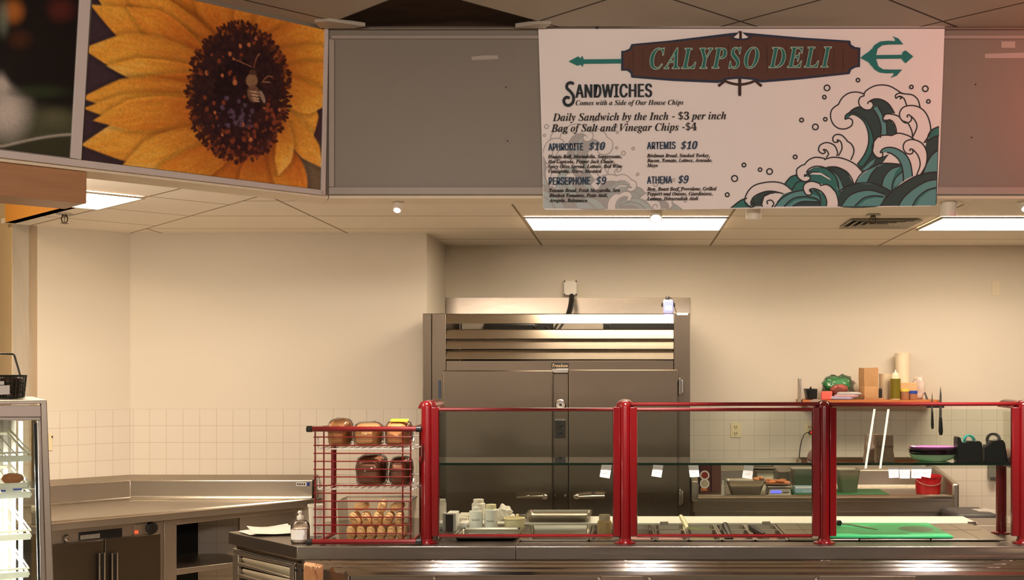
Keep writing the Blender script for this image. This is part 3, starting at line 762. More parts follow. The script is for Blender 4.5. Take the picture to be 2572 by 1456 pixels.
for i, x in enumerate(xs): roll(x, by0+.074, bz0+.112, (random.uniform(-.1, .1), random.uniform(-.5, .5), random.uniform(-.2, .2)), L_('second row up', i, 5))
for i, (x, ry) in enumerate(((bx0+.10, 1.35), (bx0+.20, .3), (bx0+.275, 1.2))):
    roll(x, by0+.082, bz0+.172, (0, ry, random.uniform(-.2, .2)), L_('loose top row', i, 3))
xs = np.linspace(bx0+.06, bx1-.05, 5)
for i, x in enumerate(xs): roll(x, by1-.068, bz0+.05, (0, random.uniform(-.1, .1), 0), L_('bottom row at the back', i, 5))
# ================================================================ pans, covers and boards in the counter
def panmesh(x0, x1, y0, y1, zt, depth, rim=.009, tp=.012, th=.0015):
    """an open steel pan: flanged rim, tapered walls, floor, all with thickness"""
    b = MB(); bm = b.bm
    def ring(dx, z, rad, n=4):
        out = []
        xa, xb, ya, yb = x0+dx, x1-dx, y0+dx, y1-dx
        for cx_, cy_, a0 in ((xb-rad, yb-rad, 0), (xa+rad, yb-rad, 90), (xa+rad, ya+rad, 180), (xb-rad, ya+rad, 270)):
            for k in range(n+1):
                a = math.radians(a0+90*k/n); out.append(bm.verts.new((cx_+rad*math.cos(a), cy_+rad*math.sin(a), z)))
        return out
    rs = [ring(0, zt-.004, .010), ring(0, zt, .010), ring(rim, zt, .018), ring(rim+tp*.2, zt-.01, .018), ring(rim+tp, zt-depth, .02), ]
    ro = [ring(rim+tp-th, zt-depth-th, .02), ring(rim-th, zt-.004, .018)]
    al = rs+ro
    for a, c in zip(al, al[1:]):
        n = len(a)
        for i in range(n): bm.faces.new((a[i], a[(i+1) % n], c[(i+1) % n], c[i]))
    n = len(rs[0])
    for i in range(n): bm.faces.new((al[-1][i], al[-1][(i+1) % n], al[0][(i+1) % n], al[0][i]))
    bm.faces.new(rs[-1]); bm.faces.new(ro[0][::-1])
    return b
def fill(x0, x1, y0, y1, z, m, name, parent, amp=.004, n=10):
    b = MB(); bm = b.bm
    g = [[bm.verts.new((x0+(x1-x0)*i/n, y0+(y1-y0)*j/n, z+(random.uniform(-amp, amp) if 0 < i < n and 0 < j < n else -amp))) for i in range(n+1)] for j in range(n+1)]
    for j in range(n):
        for i in range(n): bm.faces.new((g[j][i], g[j][i+1], g[j+1][i+1], g[j+1][i]))
    return b.build(name, m, parent, sharp=60)
def pan(x0, x1, y0, y1, depth, label, food=None, fz=.03, foodname='food', name='food_pan', zt=ZC+.006, amp=.004, group='pans set into the counter', m=None):
    b = panmesh(x0, x1, y0, y1, zt, depth)
    o = tag(b.build(name, m or STEELP, sharp=40), label, 'food pan', group)
    b = MB(); zr = zt+.0006; w = .009
    for q in ((x0, x1, y0, y0+w), (x0, x1, y1-w, y1), (x0, x0+w, y0+w, y1-w), (x1-w, x1, y0+w, y1-w)): b.box(*q, zr, zr+.0012)
    b.build('rim', STEELH, o)  # brighter steel than the pan: spot lamp light put into the rim's colour
    if food: fill(x0+.018, x1-.018, y0+.018, y1-.018, zt-fz, food, foodname, o, amp)
    return o
m_ham = mat('pink_sliced_meat', (190, 140, 126), .5, noise=.25, scale=25, bump=.4); m_herb = mat('chopped_herbs', (92, 104, 40), .7, noise=.6, scale=60, bump=.8)
m_brn = mat('brown_food', (150, 112, 88), .5, noise=.35, scale=30, bump=.5); m_pick = mat('olive_pickles', (140, 136, 84), .4, noise=.35, scale=30, bump=.5)
m_dkf = mat('dark_food', (84, 66, 52), .5, noise=.4, scale=30, bump=.4)
K0 = -.194; PW = .162
front = [m_dkf, m_ham, m_ham, m_pick, m_brn, m_brn]; back = [m_brn, m_dkf, m_brn, m_herb, m_dkf, m_brn]
fl = ['the tall sauce bottle standing in it', 'second from left, half behind a red post', 'third from the left', 'before the herbs', 'with black tongs in it', 'last before the steel covers']
bl = ['behind the sauce bottle', 'partly behind a red post', 'left of the white handle', 'filled with chopped green herbs', 'behind the black tongs', 'last before the steel covers']
for k in range(6):
    x0 = K0+PW*k+.001; x1 = K0+PW*(k+1)-.001
    pan(x0, x1, 5.715, 6.07, .10, 'narrow steel pan, front row, '+('with ' if k == 0 else '')+fl[k], front[k], .028)
    pan(x0, x1, 6.074, 6.262, .10, 'short steel pan in the back row, '+bl[k], back[k], .012 if k == 3 else .03, 'herbs' if k == 3 else 'food', amp=.006)
pan(-.530, -.198, 5.715, 6.262, .10, 'wide empty steel pan set in the counter left of the sauce bottle', m=STEEL)
pan(-.560, -.205, 6.30, 6.56, .035, 'shallow steel pan lying on the white board behind the wide empty pan', zt=ZC+.050, group=None, m=STEEL)
b = panmesh(-.865, -.545, 5.72, 6.05, ZC+.022, .018); tag(b.build('steel_tray', STEELH), 'shallow steel tray on the counter in front of the squeeze bottles', 'tray')
# steel covers at the right
cv = [(.780, .990), (.992, 1.335), (1.337, 1.68), (1.682, 1.83)]
cn_ = ['left end of the row, beside the last pans', 'second in the row, under the left half of the green board', 'third in the row, under the right half of the green board', 'right end of the row, clear of the green board']
m_cov = steel('dull_steel_covers', (150, 140, 124), .42)
cvx = [(.780, 1.12), (1.122, 1.468), (1.470, 1.83)]
cn_ = ['left one, beside the last pans', 'middle one, under the green board', 'right one, clear of the green board']
for k, (x0, x1) in enumerate(cvx):
    t = thing('pan_cover', 'flat steel pan cover, '+cn_[k], 'pan cover', ((x0+x1)/2, 5.98, ZC+.001), 'steel covers over the right pans')
    b = MB().box(x0+.001, x1-.001, 5.716, 6.27, ZC+.001, ZC+.011); b.build('cover', m_cov, t, .003)
    for dx in (.33, .66):
        b = MB().box(x0+(x1-x0)*dx-.001, x0+(x1-x0)*dx+.001, 5.72, 6.265, ZC+.011, ZC+.0118); b.build('seam', BLACKP, t)
    b = MB().box(x0+.02, x1-.02, 6.03, 6.033, ZC+.011, ZC+.0118); b.build('seam', BLACKP, t)
# long white board at the back
m_wb = mat('white_cutting_board', (244, 240, 230), .45, noise=.03, scale=6, bump=.02)
b = MB().box(-.955, 1.868, 6.29, 6.57, ZC+.001, ZC+.013); o = tag(b.build('cutting_board', m_wb, bevel=.003), 'long white cutting board along the back of the counter', 'cutting board')
for px in (1668, 1924, 2440):
    b = MB(); x = X(px, 6.29); b.box(x-.022, x+.022, 6.276, 6.287, ZC+.001, ZC+.022); b.build('board_clip', STEEL, o, .002)
m_gb = mat('green_cutting_board', (52, 176, 108), .4, noise=.12, scale=7, bump=.06); m_gb2 = mat('worn_green_board', (40, 104, 54), .5, noise=.2, scale=30, bump=.2)
b = MB().box(.972, 1.578, 5.716, 6.20, ZC+.014, ZC+.026); o = tag(b.build('cutting_board', m_gb, bevel=.003), 'bright green cutting board with a bread knife, on the steel covers', 'cutting board')
b = MB(); c = onz(2300, 1328, ZC+.0263); b.lathe(c.x, c.y, [(.10, ZC+.0261), (.10, ZC+.0264)], 30, sy=1.0, sx=.85); b.build('wet_patch', mat('wet_stain', (64, 130, 86), .12, noise=.15, scale=14), o)
# bread knife
t = thing('bread_knife', 'bread knife with a black handle lying on the bright green board', 'knife', onz(2130, 1318, ZC+.027))
zk = ZC+.0275
kp = [onz(px, py, zk) for px, py in ((2106, 1314), (2140, 1318), (2175, 1324), (2203, 1329))]
b = MB(); up = []; lo = []
for i, p in enumerate(kp):
    w = (.017, .018, .015, .002)[i]; up.append(p+Vector((.004, w, 0))); lo.append(p-Vector((.004, w, 0)))
b.ext(up+lo[::-1], (0, 0, .002)); b.build('blade', STEELH, t)
h0, h1 = onz(2080, 1309.5, zk+.017), onz(2110, 1313.5, zk+.017)
b = MB().tube([h0, h0*.7+h1*.3, h0*.3+h1*.7, h1], [.012, .016, .013, .015], 8); b.build('handle', BLACKP, t)
# utensils
t = thing('spatula', 'white handled spatula standing up from the back pans', 'spatula', onz(1728, 1325, ZC))
b = MB().tube([P(1727, 1326, 6.20), P(1722, 1316, 6.24), P(1714, 1303, 6.28), P(1709, 1295, 6.30)], [.008, .013, .014, .010], 8); b.build('handle', CREAMP, t)
t = thing('tongs', 'black tongs leaning in the fifth front pan', 'tongs', P(1828, 1356, 5.80))
b = MB().tube([P(1821, 1318, 6.02), P(1826, 1330, 5.95), P(1838, 1354, 5.80)], [.017, .018, .010], 8); b.build('arm', BLACKP, t)
b = MB().tube([P(1822, 1317, 6.03), P(1822, 1335, 5.96), P(1828, 1355, 5.82)], [.015, .020, .011], 8); b.build('arm', BLACKP, t)
t = thing('serving_spoon', 'black handled spoon leaning in the sixth front pan', 'spoon', P(1915, 1342, 5.95))
b = MB().tube([P(1885, 1324, 6.10), P(1893, 1330, 6.06), P(1919, 1343, 5.93)], [.012, .022, .012], 8); b.build('handle', BLACKP, t)
b = MB().tube([P(1919, 1343, 5.93), P(1925, 1349, 5.86)], [.006, .018], 8); b.build('bowl', STEEL, t)

# ================================================================ bottles, tubs and cartons on the counter
def bottle(px, base, top, Y, rpx, label, body, cap, capm, name='squeeze_bottle', cat='bottle', kind='nozzle', marks=True, liquid=None, lf=.6, group=None, z0=None):
    x = X(px, Y); s = Y/F; r = rpx*s; zb = Z(base, Y) if z0 is None else z0; zt2 = Z(top, Y); H = zt2-zb
    t = thing(name, label, cat, (x, Y, zb), group)
    if kind == 'nozzle':
        b = MB().lathe(x, Y, [(r*.92, zb), (r, zb+.004), (r, zb+H*.60), (r*.93, zb+H*.66), (r*.55, zb+H*.68)], 26); b.build('body', body, t)
        b = MB().lathe(x, Y, [(r*.60, zb+H*.67), (r*.60, zb+H*.78), (r*.28, zb+H*.80), (r*.16, zb+H*.84), (r*.09, zb+H)], 20); b.build('cap', cap, t)
    elif kind == 'flat':
        b = MB().lathe(x, Y, [(r*.92, zb), (r, zb+.004), (r, zb+H*.78), (r*.86, zb+H*.82), (r*.70, zb+H*.83)], 26); b.build('body', body, t)
        b = MB().lathe(x, Y, [(r*.78, zb+H*.825), (r*.78, zb+H*.99), (r*.74, zb+H)], 26); b.build('cap', cap, t)
    elif kind == 'tip':
        b = MB().lathe(x, Y, [(r*.95, zb), (r, zb+.004), (r, zb+H*.80), (r*.9, zb+H*.83), (r*.6, zb+H*.85)], 26); b.build('body', body, t)
        b = MB().lathe(x, Y, [(r*.62, zb+H*.84), (r*.58, zb+H*.89), (r*.2, zb+H*.91), (r*.07, zb+H)], 18); b.build('cap', cap, t)
    if liquid: b = MB().lathe(x, Y, [(r*.95, zb+.004), (r*1.004, zb+.006), (r*1.004, zb+H*lf), (r*.9, zb+H*lf)], 26); b.build('contents', liquid, t)
    if marks:
        b = MB(); q = []
        for k in range(15):
            a = -math.pi/2-.55+1.1*k/14; q.append((x+(r+.0006)*math.cos(a), Y+(r+.0006)*math.sin(a), zb+H*(.36+.05*math.sin(k*2.3)*math.cos(k*.9)+.01*k/14)))
        b.tube(q, .0011, 4); b.build('handwriting', mat('brown_marker', (90, 70, 50), .6, noise=.1), t)
    return t
bottle(1195.5, 1329, 1258, 6.13, 17.5, 'cream squeeze bottle with a pointed nozzle, left of two marked bottles', WHITEP, WHITEP, None)
bottle(1233, 1329, 1266, 6.13, 17, 'cream bottle with a flat cream lid, right of the nozzle bottle', WHITEP, CREAMP, None, kind='flat')
bottle(1202, 1318, 1253, 6.42, 17, 'taller white capped bottle standing behind the two marked bottles', WHITEP, WHITEP, None, kind='flat', marks=False, z0=ZC+.014)
t = thing('cream_tub', 'round yellowish cream tub beside the white towel', 'tub', (X(1292, 6.14), 6.14, ZC+.001))
b = MB(); s = 6.14/F; b.lathe(X(1292, 6.14), 6.14, [(23*s, ZC+.001), (25*s, ZC+.01), (26*s, ZC+.052), (27.5*s, ZC+.054), (27.5*s, ZC+.060), (24*s, ZC+.061), (22*s, ZC+.03)], 30); b.build('tub', CREAMP, t)
# towel
b = MB(); bm = b.bm; ctr = P(1266, 1297, 6.40); ctr.z = ZC+.05
b.ball(ctr, (.042, .05, .043), 26, 16, .9)
for v in b.bm.verts:
    d = v.co-ctr; f = 1+.16*math.sin(d.x*150+d.z*70)+.12*math.sin(d.z*190+d.y*60); v.co = ctr+d*f; v.co.z = max(v.co.z, ZC+.0145)
b.ball(ctr+Vector((.035, 0, -.02)), (.03, .04, .018), 18, 10, .8, .05)
for v in b.bm.verts: v.co.z = max(v.co.z, ZC+.0145)
tag(b.build('towel', mat('white_terry_cloth', (240, 236, 226), .9, noise=.04, scale=80, bump=.5), sharp=80), 'white crumpled towel behind the cream tub', 'towel')
t = thing('spatula', 'dark flat spatula with a cream ring lying behind the cream tub', 'spatula', (X(1310, 6.4), 6.4, ZC+.014))
b = MB().tube([P(1284, 1296, 6.40), P(1300, 1296, 6.40)], .010, 8); b.build('handle', BLACKP, t)
b = MB().tube([P(1296, 1296, 6.395), P(1303, 1296, 6.395)], .013, 10); b.build('ring', CREAMP, t)
b = MB().tube([P(1303, 1296, 6.40), P(1325, 1296, 6.40), P(1342, 1298, 6.40)], [.010, .012, .006], 8); b.build('blade', mat('grey_rubber', (96, 92, 84), .5, noise=.1), t)
# cartons at the left
Yq = 6.055
t = thing('carton', 'black and white carton standing behind the left red posts', 'carton', (X(1130, Yq), 6.11, ZC+.001))
b = MB().box(X(1121, Yq), X(1138, Yq), Yq, Yq+.12, ZC+.001, Z(1292, Yq)); b.build('box', mat('dark_carton', (44, 40, 44), .5, noise=.15), t, .001)
b = MB().box(X(1138, Yq)+.0005, X(1145, Yq), Yq, Yq+.12, ZC+.001, Z(1290, Yq)); b.build('white_side', PAPER, t, .001)
b = MB().box(X(1121, Yq), X(1144, Yq), Yq-.001, Yq+.121, Z(1292, Yq)+.0004, Z(1289, Yq)); b.build('lid', PAPER, t)
Yq = 6.12
for (a, c, y0_, y1_, yy, lab) in ((1149, 1184, 1312, 1322, Yq, 'stack of small white cartons left of the squeeze bottles'),):
    t = thing('carton', lab, 'carton', (X(1167, yy), yy+.05, ZC+.001))
    for k in range(3):
        b = MB(); z = ZC+.001+.011*k; b.box(X(1149+2*k, yy), X(1168+3*k, yy), yy-.01*(k % 2), yy+.12, z, z+.0105); b.build('box', PAPER, t, .001)
# white angled block behind them
b = MB().box(X(1150, 6.45), X(1182, 6.45), 6.32, 6.56, ZC+.014, ZC+.036); tag(b.build('lid', WHITEP, bevel=.004), 'white flat lid on the left end of the white cutting board', 'lid')
# sauce bottle standing in the first pan
Yb_ = 5.87; x = X(1518.5, Yb_); s = Yb_/F; r = 18*s; z0 = Z(1367, Yb_)
t = thing('sauce_bottle', 'open cloudy sauce bottle standing in the first narrow pan', 'bottle', (x, Yb_, z0))
m_sauce = mat('cloudy_sauce', (222, 188, 132), .4, noise=.18, scale=60); m_cl = mat('cloudy_plastic', (226, 210, 184), .3, noise=.05)
b = MB().lathe(x, Yb_, [(r*.95, z0), (r, z0+.004), (r, Z(1310, Yb_)), (r*.82, Z(1306, Yb_))], 26); b.build('body', m_sauce, t)
b = MB().lathe(x, Yb_, [(r*.78, Z(1307, Yb_)), (r*.80, Z(1292, Yb_)), (r*.72, Z(1292, Yb_)), (r*.7, Z(1300, Yb_))], 26); b.build('neck', m_cl, t)
# pump bottle, tub and papers on the 45 degree end
Yp = 5.675; x = X(754, Yp); s = Yp/F; z0 = ZC+.001
t = thing('pump_bottle', 'clear pump bottle of hand gel beside the bread rack', 'bottle', (x, Yp, z0))
gel = glass('clear_gel', (.97, .95, .92), 1.0, .03)
zz = lambda py: Z(py, Yp)
b = MB().lathe(x, Yp, [(20*s, z0), (23*s, z0+.004), (23.5*s, zz(1322)), (22*s, zz(1314)), (16*s, zz(1307)), (8*s, zz(1303))], 30); b.build('body', gel, t)
b = MB().lathe(x, Yp, [(18*s, z0+.004), (21*s, z0+.007), (21*s, zz(1326)), (5*s, zz(1325))], 28); b.build('contents', mat('pale_gel', (226, 210, 198), .25, noise=.03), t)
b = MB(); n = 14
for k in range(n):
    a0, a1 = -2.5+1.9*k/n, -2.5+1.9*(k+1)/n; R_ = 23.9*s
    b.face([(x+R_*math.cos(a), Yp+R_*math.sin(a), z_) for a, z_ in ((a0, zz(1352)), (a1, zz(1352)), (a1, zz(1327)), (a0, zz(1327)))])
b.build('label_sticker', PAPER, t)
b = MB().lathe(x, Yp, [(8.2*s, zz(1304)), (8.2*s, zz(1295)), (4*s, zz(1294)), (3.4*s, zz(1289))], 18); b.build('collar', WHITEP, t)
b = MB().lathe(x, Yp, [(4.5*s, zz(1289)), (5.5*s, zz(1284)), (4*s, zz(1282))], 14).tube([(x, Yp, zz(1286)), (x-.004, Yp-.02, zz(1286))], .004, 8); b.build('pump_head', WHITEP, t)
Yp = 5.90; x = X(794, Yp); s = Yp/F
t = thing('deli_tub', 'tall frosted plastic tub left of the bread rack, behind the pump bottle', 'tub', (x, Yp, ZC+.001))
m_frost = mat('frosted_plastic', (228, 222, 208), .35, noise=.03)
b = MB().lathe(x, Yp, [(15*s, ZC+.001), (19*s, Z(1272, Yp)), (21*s, Z(1271, Yp)), (21*s, Z(1266, Yp)), (18.5*s, Z(1266, Yp)), (15*s, Z(1300, Yp))], 30); b.build('tub', m_frost, t)
t = thing('papers', 'stack of printed white papers on the counter beside the pump bottle', 'papers', onz(690, 1330, ZC+.001))
sh = [((612, 1330), (655, 1326), (700, 1340), (625, 1345)), ((620, 1324), (722, 1312), (745, 1334), (640, 1342)), ((626, 1321), (728, 1310.5), (740, 1335), (650, 1340))]
sh = [((598, 1333), (700, 1325), (745, 1339), (628, 1343)), ((622, 1329), (728, 1318), (748, 1338), (640, 1342)), ((619, 1327), (722, 1315), (742, 1338), (636, 1341))]
for k, q in enumerate(sh):
    z = ZC+.006+.003*k; c = [onz(px, py, z) for px, py in q]
    b = MB(); bm = b.bm; n = 6
    g = [[bm.verts.new((c[0]*(1-u)+c[1]*u)*(1-v)+(c[3]*(1-u)+c[2]*u)*v+Vector((0, 0, .012*(k > 0)*max(0, .5-u)**2*4*(1-v)+.003*math.sin(u*5+k)))) for u in [i/n for i in range(n+1)]] for v in [j/n for j in range(n+1)]]
    for j in range(n):
        for i in range(n): bm.faces.new((g[j][i], g[j][i+1], g[j+1][i+1], g[j+1][i]))
    ps = b.build('sheet', PAPER, t, sharp=80)
b = MB(); z = ZC+.014
for k in range(7):
    a = onz(650+k*10, 1325.5-k*1.0, z); b.ext([a, a+Vector((.03, .03, 0)), a+Vector((.034, .03, 0)), a+Vector((.004, 0, 0))], (0, 0, .0006))
b.build('print_lines', mat('faint_print', (206, 202, 198), .7), t)
# ================================================================ refrigerator
FY, DY = 7.30, 7.23
fr = thing('refrigerator', 'wide two-door stainless steel refrigerator against the back wall', 'refrigerator', (X(1400, FY), 7.7, 0))
x0, xa, xm_, x1 = X(1062, FY), X(1120, FY), X(1693, FY), X(1733, FY); zt_ = Z(787, FY); FB = 8.30
b = MB().box(x0, X(1084, FY), FY, FB*0+7.55, .02, zt_); b.build('filler_panel', STEELB, fr, .003)
b = MB().box(X(1085, FY), xa, FY-.004, 7.9, .02, zt_); b.build('side_panel', STEELB, fr, .003)
b = MB().box(xm_, x1, FY-.004, FB, .02, Z(785, FY)); b.build('side_panel', STEELB, fr, .003)
b = MB().box(xa+.002, xm_-.002, FY, FB, .02, Z(905, FY)); b.build('cabinet_body', STEELB, fr, .003)
b = MB().box(xa+.002, xm_-.002, 7.9, 7.92, Z(905, FY)+.002, zt_-.03); b.build('louvre_backing', DARK, fr)
slat_t = math.tan(math.radians(20))
for (c, d) in ((787, 812), (826, 850), (851, 876), (878, 902)):
    z1, z0 = Z(c, FY), Z(d, FY); h_ = z1-z0
    b = MB(); b.ext([(xa+.002, FY-.004, z0), (xa+.002, FY-.004+h_*slat_t, z1-.006), (xa+.002, FY+h_*slat_t+.006, z1), (xa+.002, FY+h_*slat_t+.03, z1), (xa+.002, FY+.024, z0)], (xm_-xa-.004, 0, 0)); b.build('louvre_slat', STEELL, fr, .001)
# machinery glimpsed through the open slot
b = MB().pbox(1214, 1345, 812, 850, 7.62, 7.85); b.build('compressor', BLACKP, fr, .01)
b = MB().pbox(1160, 1212, 810, 840, 7.7, 7.85); b.pbox(1390, 1515, 806, 850, 7.75, 7.85); b.build('grey_housing', mat('grey_housing', (140, 132, 120), .6, noise=.1), fr)
b = MB().pbox(1518, 1535, 812, 850, 7.6, 7.8); b.build('control_box', BLACKP, fr, .004)
b = MB()
for s in (0, 1): b.tube([P(1340+30*s, 820, 7.55), P(1360+25*s, 832, 7.5), P(1390+12*s, 830, 7.5), P(1405+14*s, 805, 7.6)], .008, 8)
b.build('hose', BLACKP, fr)
def door(a, c, top, hx, side, label):
    zb = .16; q0, q1, zt2 = X(a, DY), X(c, DY), Z(top, DY)
    b = MB().box(q0, q1, DY, FY-.002, zb, zt2); d = b.build('door', STEELB, fr, .006); d['label'] = label
    hA, hB = hx
    Yh = DY-.05
    b = MB(); b.tube([P(hA, 1249, Yh), P((hA+hB)/2, 1248, Yh-.008), P(hB, 1247, Yh)], [.007, .011, .011], 10)
    e = hB if side > 0 else hA
    if side < 0: b.tube([P(hA, 1247, Yh), P(hA+12, 1247, Yh)], .014, 8)
    else: b.tube([P(hB, 1247, Yh), P(hB-12, 1247, Yh)], .014, 8)
    xe = X(e, Yh)-side*.02; b.box(xe-.013, xe+.013, Yh, DY-.001, Z(1254, Yh), Z(1241, Yh)); xe = X(hA if side > 0 else hB, Yh)+side*.07; b.box(xe-.010, xe+.010, Yh, DY-.001, Z(1252, Yh), Z(1243, Yh))
    b.build('handle', STEELH, d, .002)
    for py0, py1 in ((950, 990), (1228, 1268)):
        if side > 0: continue
        b = MB(); b.tube([P(1708, py0, DY-.014), P(1708, py1, DY-.014)], .009, 10); b.box(X(1706, DY), X(1711, DY)+.012, DY-.006, FY-.005, Z(py1-4, DY), Z(py0+4, DY)); b.build('hinge', STEELH, d, .001)
door(1112, 1388, 930, (1297, 1375), 1, 'left steel door')
door(1428, 1703, 928, (1441, 1519), -1, 'right steel door')
b = MB().box(X(1389, FY), X(1428, FY), FY-.03, FY-.002, .16, Z(938, FY)); b.build('mullion', STEELB, fr, .002)
b = MB().box(X(1388, FY), X(1428, FY), FY-.034, FY-.002, Z(936, FY), Z(926, FY)); b.build('mullion_cap', STEELH, fr, .002)
p = P(1408, 1016, FY-.032); M = Matrix.Translation(p) @ Matrix.Rotation(math.pi/2, 4, 'X'); s = FY/F
b = MB().lathe(0, 0, [(13.5*s, 0), (13.5*s, .012), (11.5*s, .016), (10.5*s, .012), (10.5*s, .006)], 28, axis=M); ga = b.build('gauge', STEELH, fr)
b = MB().lathe(0, 0, [(10.4*s, .0065), (10.4*s, .008)], 28, axis=M); b.build('dial', PAPER, ga)
b = MB()
for k in range(11):
    a = math.radians(-40+k*26); b.tube([M @ Vector((7.6*s*math.cos(a), 7.6*s*math.sin(a), .0085)), M @ Vector((9.4*s*math.cos(a), 9.4*s*math.sin(a), .0085))], .0011, 4)
b.tube([M @ Vector((-4*s, 3*s, .009)), M @ Vector((5*s, -4*s, .009))], .0018, 5); b.lathe(0, 0, [(3.4*s, .0085), (3.4*s, .0095)], 14, axis=M); b.build('needle', BLACKP, ga)
b = MB().pbox(1393, 1420, 1054, 1100, FY-.036, FY-.031); cb_ = b.build('control_plate', mat('dark_grey_plate', (60, 56, 52), .35, metal=.6, noise=.1), fr, .001)
b = MB().pbox(1394, 1420, 1052, 1056, FY-.040, FY-.032); b.build('plate_edge', STEELH, cb_)
for py in (1067, 1085):
    b = MB().lathe(0, 0, [(4.5*s, 0), (4*s, .010), (2*s, .011)], 14, axis=Matrix.Translation(P(1407, py, FY-.037)) @ Matrix.Rotation(math.pi/2, 4, 'X')); b.build('knob', BLACKP, cb_)
for px in (1394, 1421):
    b = MB().lathe(0, 0, [(4.4*s, 0), (3.6*s, .005), (1.5*s, .007)], 14, axis=Matrix.Translation(P(px, 1244, FY-.031)) @ Matrix.Rotation(math.pi/2, 4, 'X')); b.build('lock', STEELH, fr)
b = MB().pbox(1385, 1428, 911, 924, FY-.006, FY-.001); npl = b.build('nameplate', BLACKP, fr, .001)

# small things by the refrigerator
b = MB().pbox(1120, 1733, 747, 800, WB-.012, WB-.003); tag(b.build('splash_sheet', STEELL, bevel=.001), 'stainless steel sheet on the wall above the refrigerator', 'wall sheet')
t = thing('junction_box', 'white square junction box on the wall above the refrigerator', 'junction box', P(1432, 742, WB-.03))
b = MB().pbox(1416, 1449, 704, 741, WB-.05, WB-.001); b.build('box', WHITEP, t, .004)
b = MB()
for a, c in ((1418, 706), (1447, 706), (1418, 739), (1447, 739)): b.lathe(0, 0, [(.006, 0), (.004, .003)], 8, axis=Matrix.Translation(P(a, c, WB-.0505)) @ Matrix.Rotation(math.pi/2, 4, 'X'))
b.build('screw', BLACKP, t)
b = MB(); pts = []
for k in range(26):
    f = k/25; pts.append(P(1436-14*f*f, 742+62*f, 8.27-.28*f))
b.tube(pts, [.020 if k % 2 else .017 for k in range(26)], 10); tag(b.build('conduit', BLACKP, sharp=80), 'black ribbed conduit running from the junction box down behind the louvres', 'conduit')
Yd = 7.36; zb = zt_+.001
t = thing('thermometer', 'small thermometer with a lit blue screen on top of the refrigerator', 'thermometer', (X(1678, Yd), Yd, zb))
b = MB().box(X(1666, Yd), X(1691, Yd), Yd, Yd+.03, zb, Z(752, Yd)); b.build('case', mat('lilac_case', (150, 146, 190), .35, noise=.05), t, .006)
b = MB().pbox(1668, 1690, 758, 782, Yd-.001, Yd-.0003); b.build('screen', emat('blue_screen', (110, 120, 255), 1.2), t)
b = MB().pbox(1671, 1687, 768, 778, Yd-.0018, Yd-.0011); b.build('digits', emat('white_digits', (225, 230, 255), 1.6), t)
b = MB(); b.lathe(X(1677, Yd), Yd+.015, [(.013, Z(752, Yd)), (.013, Z(746, Yd)), (.008, Z(743, Yd))], 14); b.box(X(1661, Yd), X(1665.5, Yd), Yd+.005, Yd+.025, Z(770, Yd), Z(760, Yd)); b.box(X(1691.5, Yd), X(1696, Yd), Yd+.005, Yd+.025, Z(770, Yd), Z(760, Yd)); b.build('cap', BLACKP, t, .002)
b = MB().tube([P(1682, 746, Yd+.015), P(1690, 752, Yd+.015), P(1694, 770, Yd+.02), P(1697, 780, Yd+.02), P(1699, 785, Yd+.03)], .0022, 6); b.build('cable', BLACKP, t)
b = MB().pbox(1700, 1728, 786, 791, FY-.006, FY-.0045); tag(b.build('label_strip', PAPER), 'white label strip on the top right corner of the refrigerator frame', 'label')
b = MB().pbox(1101, 1107, 955, 1000, FY-.010, FY-.005); tag(b.build('leaflet', mat('blue_leaflet', (60, 78, 104), .4, noise=.3, scale=40)), 'dark blue leaflet stuck beside the left refrigerator door', 'leaflet')

# ================================================================ left corner counter
lc = thing('corner_counter', 'stainless steel worktop with a raised splash fitted into the left corner', 'counter', (-2.8, 7.0, 0))
dF = 9.54
def wl(X_): return X_+9.54                       # Y on the front edge line
c2 = Vector((XC, BUMP, 0)); xe = X(798, BUMP)
b = MB(); pts = [(XC+.003, BUMP-.003), (-4.75, BUMP+(-4.75-XC)), (-4.10, -4.10+9.54), (-2.03, -2.03+9.54), (-1.98, BUMP-.04), (-1.98, BUMP-.003)]
slab(b, pts, ZC-.004, ZC); 
b.ext([(-4.1, 5.44, ZC-.045), (-2.03, 7.51, ZC-.045), (-2.05, 7.53, ZC-.045), (-4.12, 5.46, ZC-.045)], (0, 0, .045))
b.ext([(-2.03, 7.51, ZC-.045), (-1.98, 7.56, ZC-.045), (-1.98, 7.597, ZC-.045), (-2.05, 7.53, ZC-.045)], (0, 0, .045))
b.build('worktop', STEEL, lc, .002)
b = MB(); b.tube([(-4.1, 5.445, ZC), (-2.035, 7.51, ZC), (-1.985, 7.56, ZC)], .011, 8); b.build('rolled_edge', STEELH, lc)
prof = [(.002, ZC), (.002, 1.052), (.058, 1.016), (.058, ZC)]
b = MB(); bm = b.bm; rows = []
for base_, off in ((Vector((XC-1.5, BUMP-1.5, 0)), lambda d: Vector((d/R2, -d/R2, 0))), (c2, lambda d: Vector((.414*d, -d, 0))), (Vector((xe, BUMP, 0)), lambda d: Vector((-.02*(d > .02), -d, 0)))):
    rows.append([bm.verts.new(base_+off(d)+Vector((0, 0, z))) for d, z in prof])
for a, c in zip(rows, rows[1:]):
    for i in range(4): bm.faces.new((a[i], a[(i+1) % 4], c[(i+1) % 4], c[i]))
bm.faces.new(rows[0][::-1]); bm.faces.new(rows[-1])
b.build('splash', STEEL, lc, .003)
b = MB()
for d, z, rr_ in ((.058, 1.016, .004), (.062, ZC+.008, .010)):
    b.tube([Vector((XC-1.5+d/R2, BUMP-1.5-d/R2, z)), Vector((XC+.414*d, BUMP-d, z)), Vector((xe-.02, BUMP-d, z))], rr_, 8)
b.build('splash_edge', STEELH, lc)
